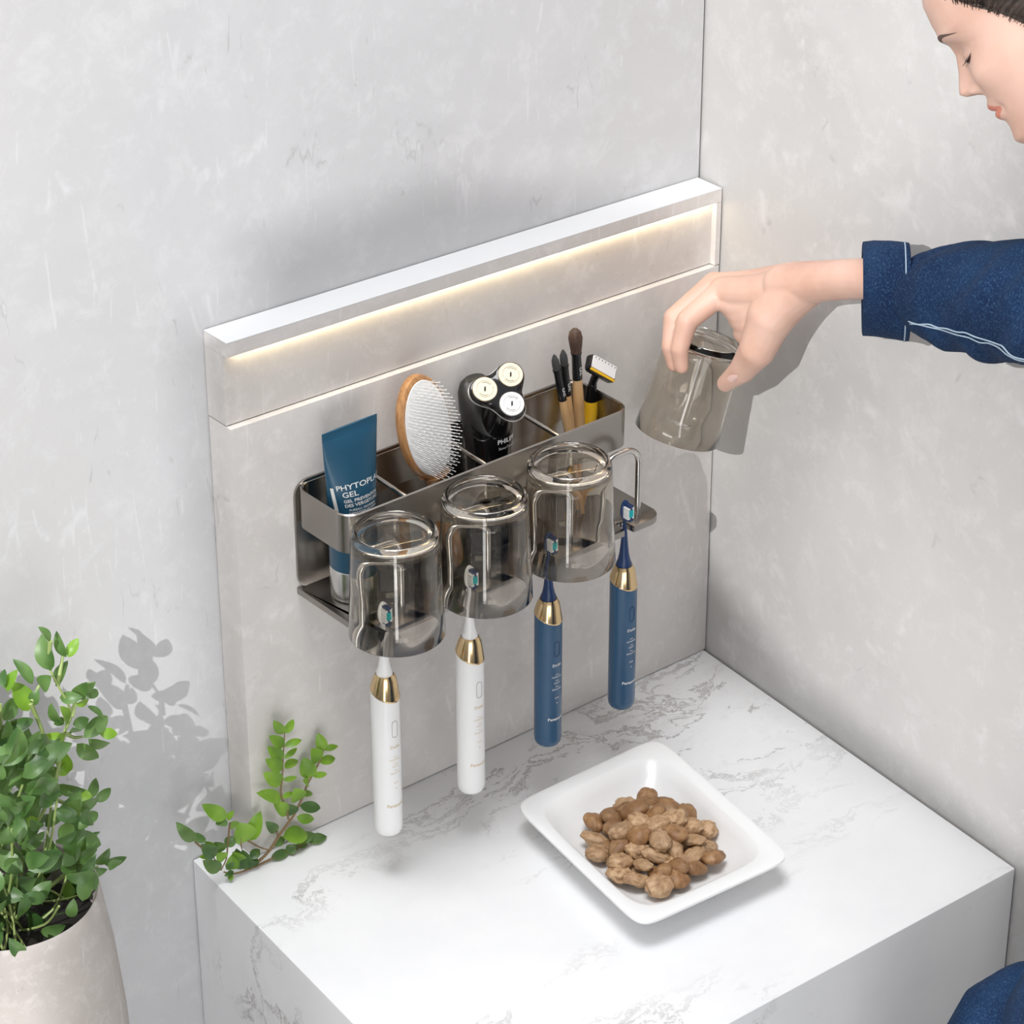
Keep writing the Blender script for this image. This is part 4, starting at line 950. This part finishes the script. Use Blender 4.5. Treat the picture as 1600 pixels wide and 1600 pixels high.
def head_pt(th, z, infl=0.0):
    xf = float(np.interp(z, zk, xk)); w = float(np.interp(z, zw, ww)); b = float(np.interp(z, zb_, xb))
    cx_ = 0.0
    c, s = math.cos(th), math.sin(th)
    e = 0.86
    x = (xf if c > 0 else -b) * math.copysign(abs(c) ** e, c); y = w * math.copysign(abs(s) ** 0.92, s)
    if c > 0:
        x += nose_h(z) * math.exp(-(y / nose_w(z)) ** 2)
        for sg in (1, -1):
            x += 0.0060 * math.exp(-((y - sg * 0.0135) / 0.0050) ** 2 - ((z + 0.0390) / 0.0055) ** 2)      # nostril wings
            x -= 0.0085 * math.exp(-((y - sg * 0.030) / 0.0140) ** 2 - ((z + 0.002) / 0.0105) ** 2)       # eye sockets
            x += 0.0075 * math.exp(-((y - sg * 0.031) / 0.0105) ** 2 - ((z + 0.005) / 0.0070) ** 2)       # eyelids over the ball
            x += 0.0030 * math.exp(-((y - sg * 0.030) / 0.018) ** 2 - ((z - 0.019) / 0.006) ** 2)        # brow ridge
            x += 0.0055 * math.exp(-((y - sg * 0.040) / 0.017) ** 2 - ((z + 0.030) / 0.017) ** 2)        # cheeks
            x -= 0.0030 * math.exp(-((y - sg * 0.026) / 0.006) ** 2 - ((z + 0.066) / 0.006) ** 2)        # mouth corners
        x += lip_h(z) * math.exp(-(abs(y) / 0.0215) ** 3) + 0.0052 * math.exp(-((z + 0.1020) / 0.0130) ** 2 - (y / 0.020) ** 2)                            # between the lips
    v = Vector((x, y, z))
    if infl: v += Vector((x, y, z * 0.8)).normalized() * infl
    return v
Fh = Vector((-0.587, 0.546, -0.600)).normalized()
Uh = Vector((-0.142, 0.658, 0.740)); Uh = (Uh - Fh * Uh.dot(Fh)).normalized()

Lh = Uh.cross(Fh)
Hm = Matrix((Fh, Lh, Uh)).transposed()
H0 = Vector(NASION) - Hm @ Vector((0.0840, 0, 0.0)) * HS
def HW(p): return H0 + (Hm @ Vector(p)) * HS
NT, NZ = 220, 200
zs = [-0.150 + 0.274 * j / NZ for j in range(NZ + 1)]
body = G(); body.add(hv, hf)
vs = [HW(head_pt(2 * math.pi * i / NT, z)) for z in zs for i in range(NT)]
fs = []; 
for j in range(NZ):
    for i in range(NT): fs.append((j * NT + i, j * NT + (i + 1) % NT, (j + 1) * NT + (i + 1) % NT, (j + 1) * NT + i))
fs.append(tuple(range(NZ * NT, (NZ + 1) * NT))); fs.append(tuple(reversed(range(NT))))
body.add(vs, fs)
k0 = len(body.f) - len(fs)
for idx in range(NZ * NT):
    j, i = divmod(idx, NT); z = zs[j]; th = 2 * math.pi * (i + 0.5) / NT
    if math.cos(th) > 0.5:
        p = head_pt(th, z)
        lim = 0.0235 * (1 - ((z + 0.0665) / 0.0135) ** 2) if abs(z + 0.0665) < 0.0135 else -1
        if abs(p.y) < lim: body.m[k0 + idx] = 1
# ear, neck, torso, other arm, legs
SH_R, SH_L = Vector((-0.112, -0.505, 0.552)), Vector((-0.205, -0.690, 0.555))
NB = Vector((-0.125, -0.500, 0.600)); EL = Vector(ELBOW); HIP = Vector((-0.205, -0.690, 0.06))
g = G()
limb(g, [HW((-0.025, 0, -0.05)), HW((-0.04, 0, -0.13)), NB, NB + Vector((-0.01, -0.01, -0.05))], [0.033, 0.030, 0.036, 0.050])
limb(g, [SH_R, NB + Vector((0, 0, -0.05)), SH_L], [0.040, 0.055, 0.040])
limb(g, [NB + Vector((-0.01, -0.02, -0.07)), Vector((-0.170, -0.610, 0.42)), Vector((-0.2, -0.68, 0.22)), HIP], [0.062, 0.085, 0.070, 0.082])
limb(g, [SH_R, EL, Vector(ARM_END)], [0.036, 0.028, 0.0150])
limb(g, [SH_L, Vector((-0.26, -0.82, 0.40)), Vector((-0.24, -0.86, 0.21))], [0.036, 0.028, 0.020])
ball(g, (-0.238, -0.865, 0.17), (0.02, 0.015, 0.035))
for sg, kx in ((1, (-0.165, -0.470, -0.02)), (-1, (-0.30, -0.72, -0.28))):
    hp_ = HIP + Vector((0.02 * sg, 0.03 * sg, -0.01))
    if sg > 0: limb(g, [Vector(p) for p in JEANS_NEAR], [0.050, 0.045, 0.036, 0.026])
    else: limb(g, [hp_, Vector((-0.30, -0.74, -0.28)), Vector((-0.29, -0.75, ZF + 0.06))], [0.070, 0.045, 0.028])
g2 = remeshed(g, 0.0055, 3); body.add(*g2)
g = G(); ball(g, (0, 0, 0), (0.012, 0.006, 0.022))
body.add([HW(Vector(v) + Vector((-0.008, 0.0745, -0.012))) for v in g.v], g.f)
me = body.mesh('person', [M['skin'], M['lips']], smooth='all', fix=True)
person = link('person', me)
tag(person, 'dark-haired person in denim looking down and reaching in with a cup', 'person')
# thumb and finger nails
from mathutils.bvhtree import BVHTree
HT = BVHTree.FromPolygons(hv, hf)
def nail(c, ax, nrm, L, W):
    c, ax, nrm = Vector(c), Vector(ax).normalized(), Vector(nrm).normalized()
    hit = HT.ray_cast(c + nrm * 0.03, -nrm); c = (hit[0] if hit[0] else c) + nrm * 0.0010
    nrm = (nrm - ax * nrm.dot(ax)).normalized(); sd = ax.cross(nrm)
    g = G(); vs = []; N, K = 10, 8
    for i in range(N + 1):
        t_ = -1 + 2 * i / N; w = W * math.sqrt(max(0.02, 1 - abs(t_) ** 3.0))
        for k in range(K + 1):
            s = -1 + 2 * k / K
            vs.append(c + ax * (t_ * L) + sd * (s * w) - nrm * (0.30 * W * (s * w / W) ** 2 + 0.05 * L * t_ * t_))
    g.add(vs, [(i * (K + 1) + k, i * (K + 1) + k + 1, (i + 1) * (K + 1) + k + 1, (i + 1) * (K + 1) + k) for i in range(N) for k in range(K)])
    return g.build('fingernail', M['nail'], person, 'all')
for a_ in NAILS: nail(*a_)
# eye, lashes, eyebrow
for sg in (1, -1):
    def on_face(y, z, off=0.0):
        lo, hi = 0.0, math.pi / 2
        for _ in range(30):
            mid = (lo + hi) / 2
            if head_pt(mid, z).y < abs(y): lo = mid
            else: hi = mid
        p = head_pt(lo, z); return Vector((p.x + off, math.copysign(p.y + off * 0.4, y), z))
    def strip(name, up_, dn_, m_, off, thick=0.0006, k=5):
        U_, D_ = smoothpath([(0, y, z) for y, z in up_], k), smoothpath([(0, y, z) for y, z in dn_], k)
        g = G(); vs = []
        for a_, b_ in zip(U_, D_):
            for t_ in (0, 0.5, 1): vs.append(on_face(sg * (a_.y + (b_.y - a_.y) * t_), a_.z + (b_.z - a_.z) * t_, off + (thick if t_ == 0.5 else 0)))
        g.add(vs, [(3 * i + q_, 3 * i + q_ + 1, 3 * i + q_ + 4, 3 * i + q_ + 3) for i in range(len(U_) - 1) for q_ in (0, 1)])
        g.mapv(HW); return g.build(name, m_, person, 'all')
    strip('eye', ((0.0190, -0.0112), (0.0245, -0.0112), (0.031, -0.0114), (0.038, -0.0110), (0.0430, -0.0095)), ((0.0190, -0.0118), (0.0245, -0.0140), (0.031, -0.0150), (0.038, -0.0135), (0.0430, -0.0100)), M['eye'], 0.0002)
    pts = [on_face(sg * y, z, 0.0009) for y, z in ((0.0175, -0.0108), (0.022, -0.0108), (0.0275, -0.0110), (0.033, -0.0110), (0.039, -0.0102), (0.0450, -0.0080))]
    P = smoothpath(pts, 4); g = G(); g.tube(P, [0.0003 + 0.0006 * math.sin(math.pi * i / (len(P) - 1)) for i in range(len(P))], 8)
    for i in range(3, len(P) - 1):
        d = Vector((0.0050, sg * 0.0012 * (i - 8) / 6, -0.0030)); g.tube([P[i], P[i] + d * 0.6, P[i] + d + Vector((0, 0, 0.0010))], [0.0003, 0.0002, 0.00008], 5)
    g.mapv(HW); g.build('eyelashes', M['hair'], person)
    strip('eyebrow', ((0.0100, 0.0185), (0.018, 0.0215), (0.028, 0.0232), (0.038, 0.0225), (0.050, 0.0165)), ((0.0105, 0.0115), (0.018, 0.0150), (0.028, 0.0180), (0.038, 0.0190), (0.052, 0.0150)), M['brow'], 0.0004)
# hair: a shell swept back from the hairline plus loose strands
def hairline(th):   # lowest z with hair at angle th (0 = front)
    a = abs((th + math.pi) % (2 * math.pi) - math.pi)
    return float(np.interp(a, [0, 0.35, 0.75, 1.0, 1.25, 1.45, 1.7, 2.2, 3.2], [0.088, 0.083, 0.062, 0.042, 0.020, -0.012, -0.050, -0.085, -0.105]))
g = G(); vs = []; NT2, NJ = 180, 60
for j in range(NJ + 1):
    for i in range(NT2):
        th = 2 * math.pi * i / NT2; z0 = hairline(th); z = z0 + (0.1238 - z0) * (j / NJ)
        t_ = min(1, j / NJ * 2.6); infl = -0.0015 + 0.0125 * t_ ** 0.75 + 0.0012 * noise.noise(Vector((th * 14, z * 30, 0)))
        vs.append(HW(head_pt(th, z, infl)))
fs = [(j * NT2 + i, j * NT2 + (i + 1) % NT2, (j + 1) * NT2 + (i + 1) % NT2, (j + 1) * NT2 + i) for j in range(NJ) for i in range(NT2)]
fs.append(tuple(range(NJ * NT2, (NJ + 1) * NT2)))
g.add(vs, fs)
rnd = random.Random(21)
for k in range(1100):
    th = rnd.uniform(-1.75, 1.75); pts = []
    z = hairline(th) + rnd.uniform(-0.003, 0.014) ** 1 if rnd.random() < 0.8 else hairline(th) - rnd.uniform(0.0, 0.006)
    for s in range(9):
        f = s / 8
        pts.append(HW(head_pt(th * (1 + 0.55 * f) , min(0.119, z + (0.022 * f * (2 - f)) - (0.05 * f * f if abs(th) > 1.0 else 0.0)), 0.0004 + 0.0120 * min(1, f * 2.2) ** 0.7 + rnd.uniform(0, 0.0006))))
    g.tube(pts, [0.00016, 0.0003, 0.0004, 0.0004, 0.0004, 0.0004, 0.0004, 0.0003, 0.0002], 4)
for k in range(34):   # loose wisps by the temple
    th = rnd.uniform(1.02, 1.42); z = hairline(th) + 0.006
    pts = [HW(head_pt(th + 0.10 * s + 0.05 * math.sin(k + s), z - 0.010 * s, 0.0008 + 0.0006 * s)) for s in range(6)]
    g.tube(pts, 0.00018, 4)
for k in range(20):   # fringe wisps above the forehead
    th = rnd.uniform(-0.5, 0.6); z = 0.082
    pts = [HW(head_pt(th, z - 0.004 * s * (k % 3) * 0.4, 0.002 + 0.0045 * s)) for s in range(6)]
    g.tube(pts, 0.00016, 4)
bun = G(); ball(bun, (-0.108, 0.004, 0.050), (0.030, 0.034, 0.034)); bun.mapv(HW); g.add(bun.v, bun.f)
g.build('hair', M['hair'], person, 'all')
# denim shirt
CUFF0, CUFF1 = Vector(CUFF_A), Vector(CUFF_B)
def cloth(parts, voxel, it, wr):
    vs, fs = remeshed(parts, voxel, it)
    return vs, fs
g = G()
ARM = [Vector(p) for p in SLEEVE]
limb(g, ARM + [EL + Vector((0, -0.005, 0)), SH_R], SLEEVE_R + [0.046, 0.050], n=28)
limb(g, [SH_R, NB + Vector((-0.01, -0.03, -0.048)), SH_L], [0.047, 0.062, 0.047])
limb(g, [NB + Vector((0.0, 0.012, 0.004)), NB + Vector((-0.01, -0.02, -0.04))], [0.043, 0.060])
limb(g, [NB + Vector((-0.01, -0.02, -0.07)), Vector((-0.170, -0.610, 0.42)), Vector((-0.2, -0.68, 0.22)), HIP + Vector((0, 0, -0.01))], [0.070, 0.096, 0.084, 0.098])
limb(g, [SH_L, Vector((-0.26, -0.82, 0.40)), Vector((-0.242, -0.855, 0.24))], [0.046, 0.039, 0.034])
sv_, sf_ = remeshed(g, 0.0030, 3)
A0, A1 = ARM[0], EL; axd = (A1 - A0).normalized()
e1 = Vector((0, 0, 1)); e1 = (e1 - axd * e1.dot(axd)).normalized(); e2 = axd.cross(e1)
out = []
for p in sv_:
    p = Vector(p); t_ = (p - A0).dot(axd); d = p - A0 - axd * t_
    if -0.01 < t_ < 0.34 and d.length < 0.075 and p.y > -0.55:
        ang = math.atan2(d.dot(e2), d.dot(e1)); dn = d.normalized()
        amp = min(1, max(0, t_) / 0.03)
        w = 0.0013 * math.sin(t_ * 150 + 2.2 * math.sin(ang * 1.0 + 0.8) + 1.5 * ang) * (0.6 + 0.8 * noise.noise(Vector((t_ * 22, ang, 0))))
        w += 0.0065 * noise.noise(Vector((t_ * 30 + ang * 1.2, ang * 0.9, 3.0)))
        out.append(p + dn * (w * amp))
    else: out.append(p + Vector((0, 0, 0)))
g = G(); g.add(out, sf_)
shirt = g.build('denim_shirt', M['denim'], person, 'all')
# turned-back cuff: a thick open band
cd = (CUFF1 - CUFF0).normalized(); c1 = Vector((0.3135, 0.378, 0.871)); c2 = (c1.cross(Vector((0.771, -0.636, 0.0))) * 1.45 + Vector((0.771, -0.636, 0.0)) * 0.15)
def cring(t_, r, wob=0.0, n=64): return [CUFF0 + (CUFF1 - CUFF0) * t_ + (c1 * math.cos(2 * math.pi * i / n) * 1.04 + c2 * math.sin(2 * math.pi * i / n)) * (r * (1 + 0.02 * math.sin(3 * 2 * math.pi * i / n + 5 * t_) + wob * math.sin(2 * math.pi * i / n * 5))) for i in range(n)]
RC = CUFF_R
g = G(); g.loft([cring(0.02, RC * 0.80), cring(0.0, RC * 0.93), cring(0.015, RC * 0.985), cring(0.25, RC * 1.0), cring(0.6, RC * 1.01), cring(0.93, RC * 1.02), cring(1.0, RC * 1.01), cring(1.01, RC * 0.96), cring(0.96, RC * 0.84), cring(0.5, RC * 0.82)], closed=True)
cf = g.build('cuff', M['denim'], shirt, 'all')
g = G(); g.tube(cring(0.90, RC * 1.025), 0.0005, 6, closed=True)
for k in range(5): g.tube([], 0.0, 6) if False else None
P = [A0 + axd * (0.010 + 0.0072 * k) for k in range(30)]
def on_sleeve(t_, ang):
    """nearest sleeve point along a direction around the arm"""
    d = e1 * math.cos(ang) + e2 * math.sin(ang); best = None; c = A0 + axd * t_
    for p in out_np_idx(t_): 
        q_ = out[p] - c
        s = q_.dot(d)
        if s > 0:
            m_ = (q_ - d * s).length
            if best is None or m_ < best[0]: best = (m_, p)
    return out[best[1]] if best else c + d * 0.03
tt = np.array([(Vector(p) - A0).dot(axd) for p in out])
def out_np_idx(t_): return np.nonzero(np.abs(tt - t_) < 0.004)[0][:4000]
for off in (0.0, 0.07):
    pts = [on_sleeve(0.012 + 0.012 * k, SEAM_ANG + off + 0.012 * k) for k in range(18)]
    pts = [p + (p - (A0 + axd * (p - A0).dot(axd))).normalized() * 0.0005 for p in pts]
    g.tube(smoothpath(pts, 3), 0.00055, 6)
g.build('seam_stitching', M['stitch'], shirt, 'all')
# jeans
g = G()
limb(g, [HIP + Vector((0, 0, 0.05)), HIP], [0.094, 0.098])
limb(g, JEANS_NEAR, JEANS_NEAR_R, n=28)
limb(g, [HIP + Vector((-0.02, -0.03, 0)), Vector((-0.30, -0.74, -0.28)), Vector((-0.29, -0.75, ZF + 0.05))], [0.085, 0.058, 0.045])
jv, jf = remeshed(g, 0.0040, 3)
jv = [Vector(p) + Vector((noise.noise(Vector(p) * 26), noise.noise(Vector(p) * 26 + Vector((9, 0, 0))), noise.noise(Vector(p) * 24 + Vector((0, 7, 0))))) * 0.004 for p in jv]
G().add(jv, jf).build('jeans', M['denim'], person, 'all')
for c in ((JEANS_NEAR[-1][0] - 0.01, JEANS_NEAR[-1][1] + 0.02), (-0.30, -0.73)):
    g = G(); ball(g, (c[0], c[1], ZF + 0.028), (0.036, 0.075, 0.0275), 12); g.build('shoe', M['black_matte'], person, 'all')
